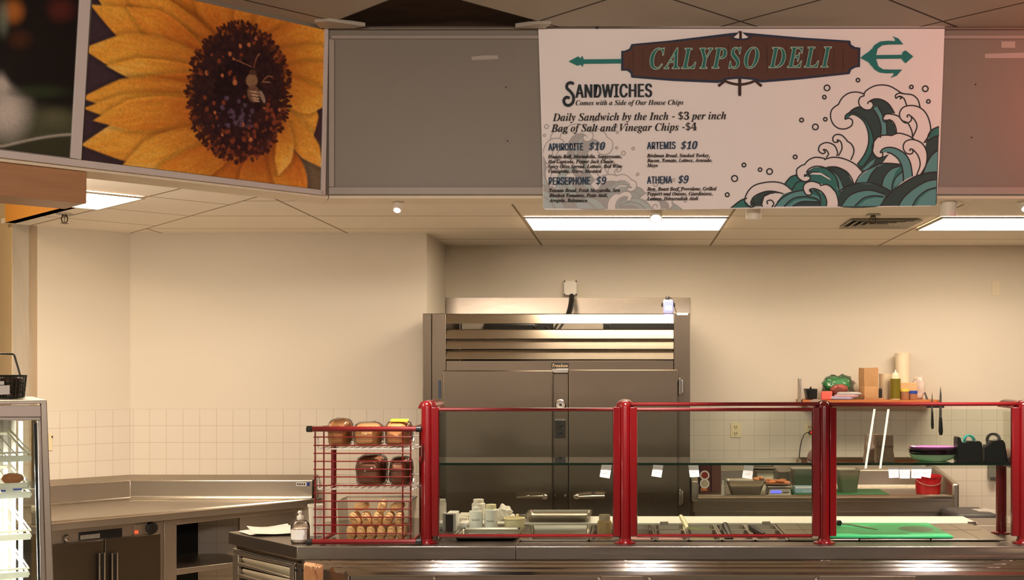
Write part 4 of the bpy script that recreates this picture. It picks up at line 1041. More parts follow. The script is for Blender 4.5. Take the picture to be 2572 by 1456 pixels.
b = MB().ext([(xe, BUMP-.003, ZC-.06), (xe, BUMP-.003, 1.05), (xe, BUMP-.07, 1.0), (xe, BUMP-.09, ZC-.06)], (.004, 0, 0)); b.build('end_bracket', STEEL, lc)
b = MB().pbox(744, 778, 1211, 1220, BUMP-.0600, BUMP-.0585); o = b.build('maker_sticker', PAPER, lc); b = MB().pbox(770, 778, 1211, 1220, BUMP-.0606, BUMP-.0601); b.build('sticker_emblem', mat('blue_ink', (40, 60, 140), .4, noise=.05), o)
b = MB()
for k in range(4): b.pbox(746+k*5.5, 750+k*5.5, 1213, 1218, BUMP-.0606, BUMP-.0601)
b.build('sticker_print', mat('dark_ink', (60, 60, 64), .5), o)
# its base: posts, rail, open shelves
nw = Vector((1, -1, 0))/R2; wp = Vector((-2.03, 7.51, 0))-nw*.05
def WP(px, py, off=0): return onpl(px, py, wp+nw*off, nw)
def wbar(b, q, d=.03, off=0): b.ext([WP(*p, off) for p in q], -nw*d); return b
b = MB(); wbar(b, [(412, 1306), (444, 1302), (444, 1520), (412, 1520)]); wbar(b, [(444, 1303), (742, 1272), (742, 1283), (444, 1318)])
wbar(b, [(444, 1428), (600, 1410), (600, 1421), (444, 1444)]); b.build('frame', STEEL, lc, .003)
b = MB(); wbar(b, [(444, 1432), (640, 1408), (640, 1410), (444, 1434)], .5, -.03); b.build('shelf', STEEL, lc)
b = MB(); wbar(b, [(440, 1290), (600, 1280), (600, 1560), (440, 1560)], .02, -.55); b.build('back_panel', DARK, lc)
b = MB(); wbar(b, [(602, 1296), (742, 1282), (742, 1500), (602, 1500)], .02, -.004); b.build('side_panel', STEEL, lc)
# warming cabinet under it
wc = thing('warming_cabinet', 'stainless warming cabinet with twin doors under the left corner counter', 'cabinet', WP(270, 1600)-nw*.3)
b = MB(); wbar(b, [(100, 1334), (411, 1304.5), (411, 1560), (100, 1640)], .55, -.012); b.build('body', STEEL, wc, .003)
b = MB(); wbar(b, [(100, 1372), (261, 1354), (261, 1590), (100, 1625)], .020, .010); d1 = b.build('door', STEELB, wc, .004)
b = MB(); wbar(b, [(263, 1354), (404, 1338), (404, 1560), (263, 1590)], .020, .010); d2 = b.build('door', STEELB, wc, .004)
for d, a in ((d1, 249), (d2, 281)):
    b = MB(); wbar(b, [(a, 1389), (a+15, 1387), (a+15, 1580), (a, 1582)], .03, .045); b.build('handle', BLACKP, d, .006)
    b = MB()
    b.tube([WP(a+1, 1389, .048), WP(a+1, 1580, .048)], .004, 6); b.tube([WP(a+14, 1387, .048), WP(a+14, 1580, .048)], .004, 6); b.build('handle_rim', STEELH, d)
b = MB(); wbar(b, [(199, 1337), (307, 1326), (307, 1347), (199, 1357)], .006, -.004); o = b.build('name_strip', BLACKP, wc, .001)
b = MB(); wbar(b, [(202, 1344), (251, 1339), (251, 1350), (202, 1355)], .002, -.001); b.build('name_badge', mat('badge_grey', (150, 146, 138), .5, noise=.4, scale=60), o)
b = MB(); wbar(b, [(336, 1317), (402, 1310), (402, 1338), (336, 1345)], .006, -.005); cp_ = b.build('control_panel', STEEL, wc, .001)
b = MB(); c = WP(380, 1325, 0); Mx = Matrix.Translation(c) @ nw.to_track_quat('Z', 'Y').to_matrix().to_4x4(); b.lathe(0, 0, [(.034, -.004), (.032, .02), (.02, .024)], 20, axis=Mx); b.build('knob', BLACKP, cp_)
b = MB(); wbar(b, [(340, 1333), (347, 1332), (347, 1339), (340, 1340)], .004, .001); b.build('indicator', emat('red_digits', (255, 60, 30), 3), cp_)
b = MB(); c = WP(168, 1352, 0); Mx = Matrix.Translation(c) @ nw.to_track_quat('Z', 'Y').to_matrix().to_4x4(); b.lathe(0, 0, [(.022, -.006), (.016, .012), (.008, .014)], 16, axis=Mx); b.build('latch', STEELH, wc)

# ================================================================ back worktable at the right
TY, TB = 7.66, WB-.012
tx0, tx1 = X(1753, TY), X(2392, TY)
wt = thing('worktable', 'stainless steel worktable with tall side splashes against the back wall', 'table', ((tx0+tx1)/2, 8.0, 0))
b = MB().box(tx0-.005, tx1+.005, TY, TB, ZC-.03, ZC); b.build('worktop', STEEL, wt, .003)
b = MB().tube([(tx0, TY, ZC+.002), (tx1, TY, ZC+.002)], .012, 8); b.build('rolled_edge', STEELH, wt)
b = MB().box(X(1740, TY), X(2405, TY), TY+.004, TY+.03, ZC-.10, ZC-.012); b.build('fascia', STEEL, wt, .003)
zs1, zs2 = 1.015, 1.075
b = MB(); b.ext([(tx0, TB, ZC), (tx0, TB, zs2), (tx0, TB-.055, zs1), (tx0, TB-.055, ZC)], (tx1-tx0, 0, 0)); b.build('splash', STEEL, wt, .002)
b = MB()
for d, z, rr_ in ((.055, zs1, .004), (.060, ZC+.006, .008)): b.tube([(tx0, TB-d, z), (tx1, TB-d, z)], rr_, 8)
b.build('splash_edge', STEELH, wt)
for x, s in ((tx0, -1), (tx1, 1)):
    b = MB()
    if s > 0:
        b.ext([(x, TY-.004, ZC-.10), (x, TY-.004, ZC+.085), (x, TB, zs2), (x, TB, ZC-.10)], (.045, 0, 0)); b.build('side_splash', STEEL, wt, .012)
    else:
        b.ext([(x, TY-.004, ZC-.03), (x, TY-.004, ZC+.10), (x, TY+.05, ZC+.125), (x, TB, zs2), (x, TB, ZC-.10)], (-.045, 0, 0)); b.build('side_splash', STEEL, wt, .006)
b = MB()
for x in (X(1745, TY), X(2365, TY)): b.box(x, x+.05, TY+.04, TY+.09, 0, ZC-.10); b.box(x, x+.05, TB-.10, TB-.05, 0, ZC-.10)
b.box(X(1745, TY), X(2400, TY), TY+.03, TY+.05, ZC-.17, ZC-.10); b.build('frame', STEEL, wt, .002)
b = MB().box(X(1760, TY), X(2370, TY), TY+.1, TB-.1, .5, .52); b.build('under_shelf', STEEL, wt)
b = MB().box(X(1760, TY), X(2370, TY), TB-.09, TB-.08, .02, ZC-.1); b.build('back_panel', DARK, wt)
ZT = ZC+.001
def yT(py, z=ZT): return (ZE-z)*F/(py-CY)
# carton with round can pictures
Yq = 7.86
t = thing('carton', 'dark red carton with two round white can pictures at the left end of the worktable', 'carton', (X(1771, Yq), Yq+.08, ZT))
b = MB().box(X(1758, Yq), X(1785, Yq), Yq, Yq+.16, ZT, Z(1167, Yq)); b.build('box', mat('dark_red_print', (84, 28, 24), .5, noise=.35, scale=9), t, .002)
for py, c1 in ((1193, (150, 40, 36)), (1214, (190, 176, 150))):
    s = Yq/F; M = Matrix.Translation(P(1770, py, Yq-.0006)) @ Matrix.Rotation(math.pi/2, 4, 'X')
    b = MB().lathe(0, 0, [(12*s, 0), (12*s, .0015), (8.5*s, .0016), (8.5*s, 0)], 26, axis=M, cap=False); b.build('white_ring', PAPER, t)
    b = MB().lathe(0, 0, [(8*s, 0), (8*s, .001)], 22, axis=M); b.build('ring_centre', mat('ring_centre_%d' % py, c1, .5, noise=.3, scale=40), t)
b = MB().pbox(1760, 1776, 1225, 1232, Yq-.0015, Yq-.0003); b.build('orange_print', mat('orange_print', (200, 120, 60), .5, noise=.3, scale=40), t)
b = MB().box(X(1787, 7.95), X(1811, 7.95), 7.95, 8.15, ZT, Z(1165, 7.95)); o = tag(b.build('carton', mat('brown_carton', (104, 66, 52), .6, noise=.15), bevel=.003), 'plain brown carton between the can carton and the large steel pan', 'carton')
b = MB().lathe(X(1816, 7.78), 7.78, [(.012, ZT), (.013, ZT+.06), (.006, ZT+.075), (.006, ZT+.095)], 14); tag(b.build('small_bottle', WHITEP), 'small white bottle just left of the large steel pan', 'bottle')
def steelpan(px0, px1, ptop, pbase, Y, dep, label, tp=.03, m=STEEL, food=None, z0=None, name='steel_pan'):
    """free standing hotel pan: px at its front rim; base py sets nothing but the depth"""
    z1 = Z(ptop, Y); z0 = ZT if z0 is None else z0
    b = panmesh(X(px0, Y), X(px1, Y), Y, Y+dep, z1, z1-z0-.0015, .011, tp); o = tag(b.build(name, m), label, 'steel pan', 'steel pans on the worktable')
    if food: fill(X(px0, Y)+.03, X(px1, Y)-.03, Y+.03, Y+dep-.03, z1-.02, food, 'food', o, .012)
    return o
m_steeld = steel('aged_steel', (186, 181, 164), .62)
steelpan(1824, 1926, 1207, 1243, 7.69, .17, 'large steel pan with cooked food at its right corner', .03, STEEL)
b = MB()
for k in range(6): b.ball((X(1897+k*3, 7.80), 7.80+random.uniform(-.02, .03), Z(1201, 7.80)+random.uniform(-.008, .004)), (.018, .016, .012), 10, 7, 1, .12)
b.build('food', mat('cooked_chicken', (220, 150, 104), .5, noise=.4, scale=40, bump=.4), bpy.data.objects['steel_pan'])
steelpan(1893, 1952, 1181, 1232, 8.0, .22, 'tall steel pan behind the scale, left of the clear box', .02, m_steeld)
b = panmesh(X(1888, 8.0), X(1954, 8.0), 7.995, 8.225, Z(1174, 8.0), .012); tag(b.build('steel_tray', STEELH), 'shallow steel tray resting on the tall pan behind the scale', 'tray')
t = thing('clear_box', 'clear plastic box standing behind the scale', 'box', (X(1968, 8.05), 8.15, ZT))
b = MB().box(X(1958, 8.05), X(1984, 8.05), 8.05, 8.2, ZT, Z(1185, 8.05)); b.build('box', glass('cloudy_box', (.82, .80, .74), 2.0, .2), t, .004)
# scale with food
Yq = 7.71
t = thing('kitchen_scale', 'grey kitchen scale with a lit blue display on the worktable', 'scale', (X(1958, Yq), Yq+.09, ZT))
b = MB().taper((X(1930, Yq), X(1988, Yq), Yq, Yq+.2, ZT+.004), (X(1934, Yq), X(1985, Yq), Yq+.02, Yq+.2, Z(1226, Yq))); b.build('body', mat('grey_scale_plastic', (170, 164, 154), .4, noise=.05), t, .004)
b = MB(); b.ext([P(1936, 1238, Yq+.004), P(1962, 1238, Yq+.004), P(1962, 1231, Yq+.010), P(1936, 1231, Yq+.010)], (0, -.002, 0)); b.build('display', emat('blue_display', (96, 104, 235), 1.1), t)
b = MB()
for k in range(8): b.pbox(1966+(k % 4)*4.4, 1968.5+(k % 4)*4.4, 1231+(k//4)*4, 1233+(k//4)*4, Yq+.002, Yq+.006)
b.build('keys', mat('dark_keys', (92, 86, 84), .5), t)
b = MB().box(X(1928, Yq), X(1988, Yq), Yq+.01, Yq+.21, Z(1226, Yq)+.003, Z(1221, Yq)); b.build('platform', STEEL, t, .003)
b = MB()
for a in (1934, 1982): b.box(X(a, Yq)-.008, X(a, Yq)+.008, Yq+.02, Yq+.04, ZT, ZT+.005)
b.build('foot', BLACKP, t)
zq = Z(1221, Yq)+.001
t = thing('food_tray', 'small foil tray of browned food on the kitchen scale', 'tray', (X(1957, Yq), Yq+.11, zq))
b = panmesh(X(1927, Yq), X(1986, Yq), Yq+.01, Yq+.2, zq+.016, .014); b.build('tray', mat('foil_tray', (190, 150, 120), .35, metal=.5, noise=.1), t)
b = MB()
for k in range(16): b.ball((X(1932+k*3.3, Yq), Yq+.05+random.uniform(0, .1), zq+.018+random.uniform(-.003, .010)), (.022, .02, .011), 10, 7, 1, .16)
b.build('food', mat('browned_food', (206, 132, 84), .5, noise=.45, scale=35, bump=.5), t)
# green board, wrap carton, pans on it
m_gb3 = m_gb2
zB = ZT+.014
b = MB(); bxa, bxb = X(1993, 7.72), X(2233, 7.72); b.box(bxa, bxb, 7.70, 8.02, ZT, zB); tag(b.build('cutting_board', m_gb3, bevel=.004), 'worn green cutting board on the back worktable', 'cutting board')
Yq = 7.74; z1 = Z(1222, Yq)
t = thing('wrap_carton', 'pale blue and white wrap carton lying on the worn green board', 'carton', (X(2024, Yq), Yq+.04, zB+.001))
b = MB().box(X(1997, Yq), X(2066, Yq), Yq, Yq+.09, zB+.001, z1); b.build('box', mat('pale_blue_carton', (150, 184, 202), .5, noise=.08), t, .002)
b = MB().pbox(1998, 2065, 1222.3, 1226, Yq-.001, Yq-.0003); b.build('white_band', PAPER, t)
wrapb = t
steelpan(1988, 2060, 1177, 1222, 7.92, .16, 'steel pan behind the wrap carton, half behind the right red post', .016, m_steeld, z0=zB+.001)
steelpan(2103, 2166, 1179, 1232, 7.76, .17, 'steel pan standing alone on the worn green board', .018, m_steeld, z0=zB+.001)
# red bucket
Yq = 7.86; x = X(2331, Yq); s = Yq/F; m_bk = mat('red_bucket_plastic', (186, 22, 30), .35, noise=.06)
t = thing('bucket', 'red plastic bucket with a wire handle at the right end of the worktable', 'bucket', (x, Yq, ZT))
zr = Z(1192, Yq)
b = MB().lathe(x, Yq, [(28.5*s, ZT), (29.5*s, ZT+.004), (32.5*s, zr-.012), (34.5*s, zr-.012), (34.5*s, zr), (31.8*s, zr), (28.5*s, ZT+.01)], 32); b.build('pail', m_bk, t)
b = MB(); pts = []
for k in range(17):
    a = math.pi*k/16; pts.append((x-math.cos(a)*35*s, Yq-.5*math.sin(a)*35*s*1.9, zr-.012-math.sin(a)*.052))
b.tube(pts, .0028, 6); b.build('handle', mat('wire_handle', (190, 170, 160), .35, metal=.6), t)

# ================================================================ wall shelf and what is on it
SYF = 8.06; zS = Z(1004, SYF)
ws = thing('wall_shelf', 'orange-brown wooden wall shelf on steel brackets', 'shelf', (X(2190, SYF), 8.2, zS-.03))
m_sh = woodmat('orange_wood', (206, 124, 66), (176, 98, 48), .4, (3, 14, 14), 3)
b = MB().box(X(2016, SYF), X(2364, SYF), SYF, WB-.004, zS-.038, zS); b.build('board', m_sh, ws, .003)
b = MB()
for px in (2012, 2366):
    if px == 2012:
        b.ext([(X(px, SYF), SYF+.16, zS-.06), (X(px, SYF), SYF+.16, Z(950, SYF)), (X(px, SYF), SYF+.02, zS+.05), (X(px, SYF), SYF+.02, zS-.06)], (.004, 0, 0)); b.box(X(px, SYF), X(px+9, SYF), SYF+.15, SYF+.16, zS+.002, Z(951, SYF))
b.build('bracket', STEEL, ws)
ZH = zS+.001
def shel(label): return label
Y1 = 8.12
t = thing('bin', 'small black bin at the left end of the wall shelf', 'bin', (X(2040, Y1), Y1+.05, ZH))
b = MB().taper((X(2029, Y1), X(2052, Y1), Y1, Y1+.11, ZH), (X(2024, Y1), X(2053, Y1), Y1-.01, Y1+.12, Z(976, Y1))); b.build('body', BLACKP, t, .004)
b = MB(); b.tube([P(2032, 1003, Y1-.016), P(2037, 972, Y1-.02)], .005, 6); b.ext([P(2030, 980, Y1-.014), P(2039, 980, Y1-.014), P(2037, 969, Y1-.012)], (0, .004, 0)); b.build('tool', BLACKP, t)
b = MB().pbox(2063, 2091, 982, 1004, 8.075, 8.10); o = tag(b.build('pink_box', mat('coral_box', (236, 104, 92), .5, noise=.05), bevel=.008), 'coral pink box at the front of the wall shelf above the right red post', 'box')
def lump(name, label, cat, c, r, m, jit, pw=.9, seed=1, n=22, floor=None):
    random.seed(seed); b = MB().ball(c, r, n, n*2//3, pw)
    ctr = Vector(c)
    for v in b.bm.verts:
        d = v.co-ctr
        f = 1+jit*(math.sin(d.x*90+seed)*math.cos(d.z*110)+.7*math.sin(d.y*130+d.x*60))+random.uniform(-jit, jit)*.5
        v.co = ctr+d*f
        if floor is not None: v.co.z = max(v.co.z, floor)
    return b
fl_ = ZH
c = P(2104, 975, 8.20)
t = thing('produce_bag', 'clear plastic bag of red and green produce on the wall shelf', 'bag', (c.x, c.y, ZH))
lump('', '', '', (c.x-.01, c.y, ZH+.105), (.095, .07, .052), None, .07, .9, 3, floor=ZH).build('greens', mat('green_leaves', (66, 150, 92), .5, noise=.4, scale=25, bump=.5), t, sharp=80)
lump('', '', '', (c.x+.00, c.y-.055, ZH+.060), (.062, .035, .050), None, .06, .9, 5, floor=ZH).build('reds', mat('red_produce', (186, 88, 74), .5, noise=.3, scale=20), t, sharp=80)
lump('', '', '', (c.x, c.y-.01, ZH+.085), (.110, .100, .083), None, .09, .85, 8, 26, floor=ZH).build('plastic_bag', FILM, t, sharp=80)
c = P(2125, 995, 8.086)
t = thing('food_packet', 'flat clear packets in a low heap in front of the produce bag', 'packet', (c.x, c.y, ZH))
for k, (col, dx, dz) in enumerate((((176, 170, 200), -.03, .012), ((206, 160, 170), 0, .026), ((186, 180, 176), .02, .042))):
    lump('', '', '', (c.x+dx, c.y, ZH+dz), (.085, .022, .013), None, .06, .7, 11+k, floor=ZH).build('packet', mat('packet_%d' % k, col, .25, noise=.2, scale=20, coat=.4), t, sharp=80)
m_kb = mat('kraft_bag', (196, 150, 104), .8, noise=.14, scale=10, bump=.4)
b = MB(); zb_k, zt_k = ZH+.013, Z(923, 8.10); zm = Z(970, 8.10); rows = []
foot = [P(2157, 960, 8.17), P(2163, 960, 8.135), P(2171, 960, 8.10), P(2190, 960, 8.108), P(2206, 960, 8.118), P(2204, 960, 8.20), P(2176, 960, 8.21)]
for z_, k_ in ((zb_k, .96), (zb_k+.03, 1.0), (zm-.004, 1.0), (zm, .965), (zm+.004, 1.0), ((zm+zt_k)/2, 1.01), (zt_k, 1.0)):
    cx_ = sum(p.x for p in foot)/7; cy_ = sum(p.y for p in foot)/7
    rows.append([b.bm.verts.new((cx_+(p.x-cx_)*k_+random.uniform(-.002, .002), cy_+(p.y-cy_)*k_+random.uniform(-.002, .002), z_+(random.uniform(-.006, .003) if z_ == zt_k else 0))) for p in foot])
for a, c in zip(rows, rows[1:]):
    for i in range(7): b.bm.faces.new((a[i], a[(i+1) % 7], c[(i+1) % 7], c[i]))
b.bm.faces.new(rows[0][::-1]); b.bm.faces.new(rows[-1])
tag(b.build('paper_bag', m_kb, sharp=25), 'tall brown paper bag standing on the wall shelf', 'paper bag')
b = MB().box(X(2170, 8.085), X(2222, 8.085), 8.075, 8.095, ZH, ZH+.012); tag(b.build('cardboard_strip', m_card), 'flat cardboard strip at the shelf edge below the tall paper bag', 'cardboard')
def tub(name, px, rpx0, rpx1, ptop, Y, m, label, cat, rim=True):
    x = X(px, Y); s = Y/F; z1 = Z(ptop, Y)
    pr = [(rpx0*s, ZH), (rpx1*s, z1-.012)]+([(rpx1*s*1.06, z1-.012), (rpx1*s*1.06, z1)] if rim else [(rpx1*s, z1)])+[(rpx1*s*.94, z1), (rpx0*s*.9, ZH+.01)]
    return tag(MB().lathe(x, Y, pr, 28).build(name, m), label, cat)
m_tubc = mat('translucent_tub', (232, 216, 184), .4, noise=.03)
tub('deli_tub', 2222, 13, 14, 938, 8.22, m_tubc, 'cream plastic tub between the paper bag and the oil bottle', 'tub')
tub('cup_stack', 2267, 15, 18, 886, 8.29, mat('white_paper_cup', (240, 226, 196), .5, noise=.02), 'tall stack of white cups behind the oil bottle', 'cups')
b = MB().pbox(2208, 2216, 975, 1002, 8.12, 8.14); tag(b.build('black_handle', BLACKP, bevel=.006), 'short black upright handle beside the tall paper bag', 'handle')
bottle(2249, 1003, 928, 8.12, 12.8, 'squeeze bottle of olive green oil on the wall shelf', mat('clear_bottle', (226, 214, 180), .25, noise=.02), WHITEP, None, kind='tip', marks=False, liquid=mat('olive_oil', (122, 108, 32), .2, noise=.08), lf=.70, z0=ZH, name='oil_bottle')
Y1 = 8.10
b = MB().pbox(2262, 2304, 961, 1003, 8.145, 8.20); tag(b.build('carton', mat('tan_carton', (222, 180, 130), .6, noise=.05), bevel=.004), 'tan carton behind the small lidded jars on the wall shelf', 'carton')
for px, cl, lab in ((2273, (240, 206, 90), 'small jar with a yellow lid on the wall shelf'), (2293, (40, 70, 170), 'small jar with a blue lid on the wall shelf')):
    x = X(px, Y1); s = Y1/F
    t = thing('jar', lab, 'jar', (x, Y1, ZH)); zj = Z(983 if px < 2280 else 988, Y1)
    b = MB().lathe(x, Y1, [(9.5*s, ZH), (10.5*s, ZH+.005), (10.5*s, zj)], 20); b.build('body', mat('jar_contents', (176, 120, 88), .35, noise=.3, scale=25), t)
    b = MB().lathe(x, Y1, [(11.5*s, zj+.0005), (11.5*s, zj+.018), (10*s, zj+.020)], 20); b.build('lid', mat('lid_%d' % px, cl, .4, noise=.05), t)
c = P(2312, 970, 8.20)
lump('', '', '', (c.x, c.y, ZH+.075), (.04, .06, .085), None, .08, .8, 21, floor=ZH)
b = lump('', '', '', (c.x+.002, c.y+.05, ZH+.078), (.040, .05, .082), None, .15, .8, 21, floor=ZH); tag(b.build('plastic_bag', mat('milky_plastic_bag', (222, 206, 196), .3, noise=.08, coat=.3), sharp=80), 'milky crumpled plastic bag at the right end of the wall shelf', 'bag')
# knives on the strip by the shelf end
b = MB().pbox(2328, 2372, 1013, 1024, SYF-.012, SYF-.001); tag(b.build('knife_strip', BLACKP, bevel=.002), 'black magnetic strip under the right end of the wall shelf', 'knife strip')
def knife(px, top, mid, bot, w, label, lean=0):
    Yk = SYF-.020; t = thing('kitchen_knife', label, 'knife', P(px, bot, Yk), 'knives hanging at the shelf end')
    b = MB(); b.ext([P(px+lean, top, Yk), P(px+w*.5, top+22, Yk), P(px+w*.6, mid, Yk), P(px-w*.6, mid, Yk), P(px-w*.35, top+25, Yk)], (0, .002, 0)); b.build('blade', STEELH, t)
    b = MB(); b.tube([P(px+.3, mid-2, Yk+.001), P(px+.6, (mid*.7+bot*.3), Yk+.001), P(px+1, (mid*.2+bot*.8), Yk+.001), P(px+1.4, bot, Yk+.001)], [w*.6*Yk/F*1.0, w*.8*Yk/F, w*.95*Yk/F, w*.6*Yk/F], 8); b.build('handle', BLACKP, t)
knife(2341, 982, 1035, 1077, 4, 'shorter black handled knife, left of the two hanging at the shelf end')
knife(2362, 969, 1050, 1092, 6, 'longer black handled knife, right of the two hanging at the shelf end')
b = MB(); b.ext([P(2321, 986, 8.08), P(2324, 984, 8.08), P(2332, 1003, 8.08), P(2326, 1003, 8.08)], (0, .002, 0)); tag(b.build('paring_knife', STEELH), 'short blade sticking up at the shelf edge beside the plastic bag', 'knife')

# ================================================================ outlets and plates
m_iv = mat('ivory_plate', (232, 218, 180), .4, noise=.03)
def outlet(px, py, label, hw=13, hh=18):
    Y = WB-.006
    t = thing('wall_outlet', label, 'outlet', P(px, py+hh, Y))
    b = MB().pbox(px-hw, px+hw, py-hh, py+hh, Y, WB-.0005); b.build('plate', m_iv, t, .002)
    for dy in (-8, 8):
        b = MB().lathe(0, 0, [(.018, 0), (.018, .003)], 18, axis=Matrix.Translation(P(px, py+dy, Y-.0005)) @ Matrix.Rotation(math.pi/2, 4, 'X')); rc = b.build('receptacle', m_iv, t)
        b = MB().pbox(px-3.6, px-2.0, py+dy-3, py+dy+2, Y-.0045, Y-.0035); b.pbox(px+2, px+3.6, py+dy-3, py+dy+2, Y-.0045, Y-.0035); b.pbox(px-1, px+1, py+dy+3, py+dy+5, Y-.0045, Y-.0035); b.build('slots', BLACKP, rc)
outlet(1848, 1080, 'ivory wall outlet on the tiles right of the refrigerator')
outlet(2034, 1080, 'ivory wall outlet on the tiles just left of the right red post')
t = thing('charger', 'black plug with a red light and a cord hanging from the outlet', 'charger', P(2040, 1086, WB-.04))
Yc_ = WB-.012
b = MB().pbox(2033, 2052, 1081, 1090, Yc_-.03, Yc_); b.build('plug', BLACKP, t, .004)
b = MB().pbox(2036, 2041, 1083, 1088, Yc_-.032, Yc_-.0305); b.build('indicator', emat('red_led', (255, 30, 20), 2.5), t)
b = MB(); b.tube([P(px, py, Yc_-.015) for px, py in ((2034, 1085), (2026, 1086), (2019, 1092), (2014, 1104), (2010, 1122), (2008, 1140), (2007, 1154))], .0035, 6); b.build('cord', BLACKP, t)
b = MB().pbox(2492, 2512, 705, 742, WB-.006, WB-.0005); tag(b.build('blank_plate', mat('painted_blank_plate', (226, 214, 190), .6, noise=.02), bevel=.001), 'blank painted cover plate high on the wall at the right', 'cover plate')
b = MB().pbox(2486, 2508, 1166, 1204, WB-.06, WB-.001); o = tag(b.build('grey_box', mat('grey_wall_box', (122, 122, 112), .5, noise=.1), bevel=.006), 'grey box on the tiled wall by the right red back leg', 'wall box')
b = MB().pbox(2488, 2508, 1197, 1206, WB-.072, WB-.061); b.build('lower_lip', mat('dark_grey_lip', (70, 70, 64), .5), o, .004)
# outlet on the corner wall at the far left
nd = Vector((1, -1, 0))/R2; dp = Vector((XC, BUMP, 0))+nd*.001
def DP(px, py, off=0): return onpl(px, py, dp+nd*off, nd)
b = MB(); b.ext([DP(123, 1088, .006), DP(131, 1089, .006), DP(131, 1131, .006), DP(123, 1131, .006)], -nd*.006); o = tag(b.build('wall_switch', m_iv), 'ivory switch plate on the tiles beside the display case', 'switch')
b = MB(); b.ext([DP(130, 1094, .009), DP(132.5, 1094, .009), DP(132.5, 1099, .009), DP(130, 1099, .009)], -nd*.003); b.build('toggle', BLACKP, o)
# bin with a liner past the worktable
tc_ = thing('trash_bin', 'dark grey bin with a pale liner beyond the right end of the worktable', 'bin', (X(2450, 7.5), 7.5, 0))
b = MB().taper((X(2412, 7.3), X(2510, 7.3), 7.3, 7.58, .0), (X(2406, 7.2), X(2516, 7.2), 7.25, 7.62, Z(1292, 7.2))); b.build('body', mat('dark_grey_bin', (66, 64, 64), .5, noise=.1), tc_, .03)
b = MB(); c = (X(2450, 7.3), 7.5, Z(1291, 7.3)); b.ball((c[0]+.09, c[1]-.08, c[2]-.03), (.09, .1, .05), 20, 12, .8)
ctr = Vector((c[0]+.09, c[1]-.08, c[2]-.03))
for v in b.bm.verts: d = v.co-ctr; v.co = ctr+d*(1+.12*math.sin(d.x*80)*math.cos(d.z*90+d.y*40))
b.build('liner', mat('liner_film', (176, 172, 166), .3, noise=.2, scale=20, coat=.3), tc_, sharp=80)
# ================================================================ lit display case at the left edge
ax = Vector((1, .6, 0)).normalized(); nx = Vector((.6, -1, 0)).normalized()      # along the front, out of the front
cpt = P(118, 1005, 4.2)
def KP(px, py, off=0): return onpl(px, py, cpt+nx*off, nx)
dc = thing('display_case', 'lit refrigerated display case with glass front and wire shelves at the left edge', 'display case', (-2.5, 4.3, 0))
Lz = lambda p, z: Vector((p.x, p.y, z))
ztop = KP(118, 1005).z
pR = KP(118, 1005); pL_ = pR-ax*1.1
m_alu = mat('aluminium_frame', (196, 188, 180), .3, metal=.85, noise=.04)
def kbar(b, q, d=.03, off=0): b.ext([KP(*p, off) for p in q], -nx*d); return b
b = MB(); b.ext([Lz(pL_, ztop-.012), Lz(pR, ztop-.012), Lz(pR-nx*.62, ztop-.012), Lz(pL_-nx*.62, ztop-.012)], (0, 0, .012)); b.build('top', STEEL, dc, .002)
b = MB(); kbar(b, [(102, 1012), (118, 1006), (140, 1600), (119, 1600)], .05); b.build('corner_post', STEEL, dc, .003)
b = MB(); kbar(b, [(-300, 1018), (102, 1018), (103, 1046), (-300, 1046)], .04, .004); b.build('header', mat('pale_header', (206, 196, 190), .4, noise=.03), dc, .002)
b = MB(); kbar(b, [(-300, 1047), (103, 1047), (103, 1055), (-300, 1055)], .04); kbar(b, [(95, 1055), (103, 1055), (119, 1600), (106, 1600)], .03); b.build('door_frame', m_alu, dc, .002)
b = MB(); kbar(b, [(85, 1062), (92, 1062), (105, 1600), (99, 1600)], .02, -.01); b.build('gasket', BLACKP, dc)
b = MB(); kbar(b, [(-300, 1056), (93, 1056), (105, 1600), (-300, 1600)], .004, -.008); b.build('front_glass', GLASS, dc)
D_ = -nx
b = MB(); q0, q1 = KP(106, 1056, -.06), KP(106, 1600, -.06); b.ext([Lz(q0, .1), Lz(q0+D_*.5, .1), Lz(q0+D_*.5, ztop-.06), Lz(q0, ztop-.06)], ax*.004); b.build('side_glass', GLASS, dc)
b = MB(); b.ext([Lz(pL_, .05), Lz(pR-ax*.0, .05), Lz(pR+D_*.62, .05), Lz(pL_+D_*.62, .05)], (0, 0, .10)); b.build('base', STEEL, dc)
b = MB(); q = KP(32, 1056, -.5); b.ext([Lz(q-ax*.8, .15), Lz(q+ax*.0, .15), Lz(q+ax*.0, ztop-.05), Lz(q-ax*.8, ztop-.05)], D_*.01); b.build('rear_panel', mat('pale_liner', (214, 208, 196), .5, noise=.03), dc)
b = MB()
for a in (14, 34): 
    q = KP(a, 1056, -.46); b.ext([Lz(q-ax*.008, .15), Lz(q+ax*.008, .15), Lz(q+ax*.008, ztop-.05), Lz(q-ax*.008, ztop-.05)], D_*.02)
b.build('shelf_standard', m_alu, dc)
q = KP(52, 1062, -.40)
b = MB(); b.tube([Lz(q, .2), Lz(q, ztop-.09)], .008, 8); b.build('lamp_tube', emat('cool_case_tube', (255, 246, 226), 9), dc)
light('case_lamp', 'POINT', Lz(KP(30, 1200, -.2), 1.30), 8, (1, .95, .86), shadow_soft_size=.08)
light('case_lamp', 'POINT', Lz(KP(10, 1330, -.2), 1.02), 8, (1, .95, .86), shadow_soft_size=.08)
m_ws = mat('white_wire_shelf', (238, 232, 214), .3, noise=.02)
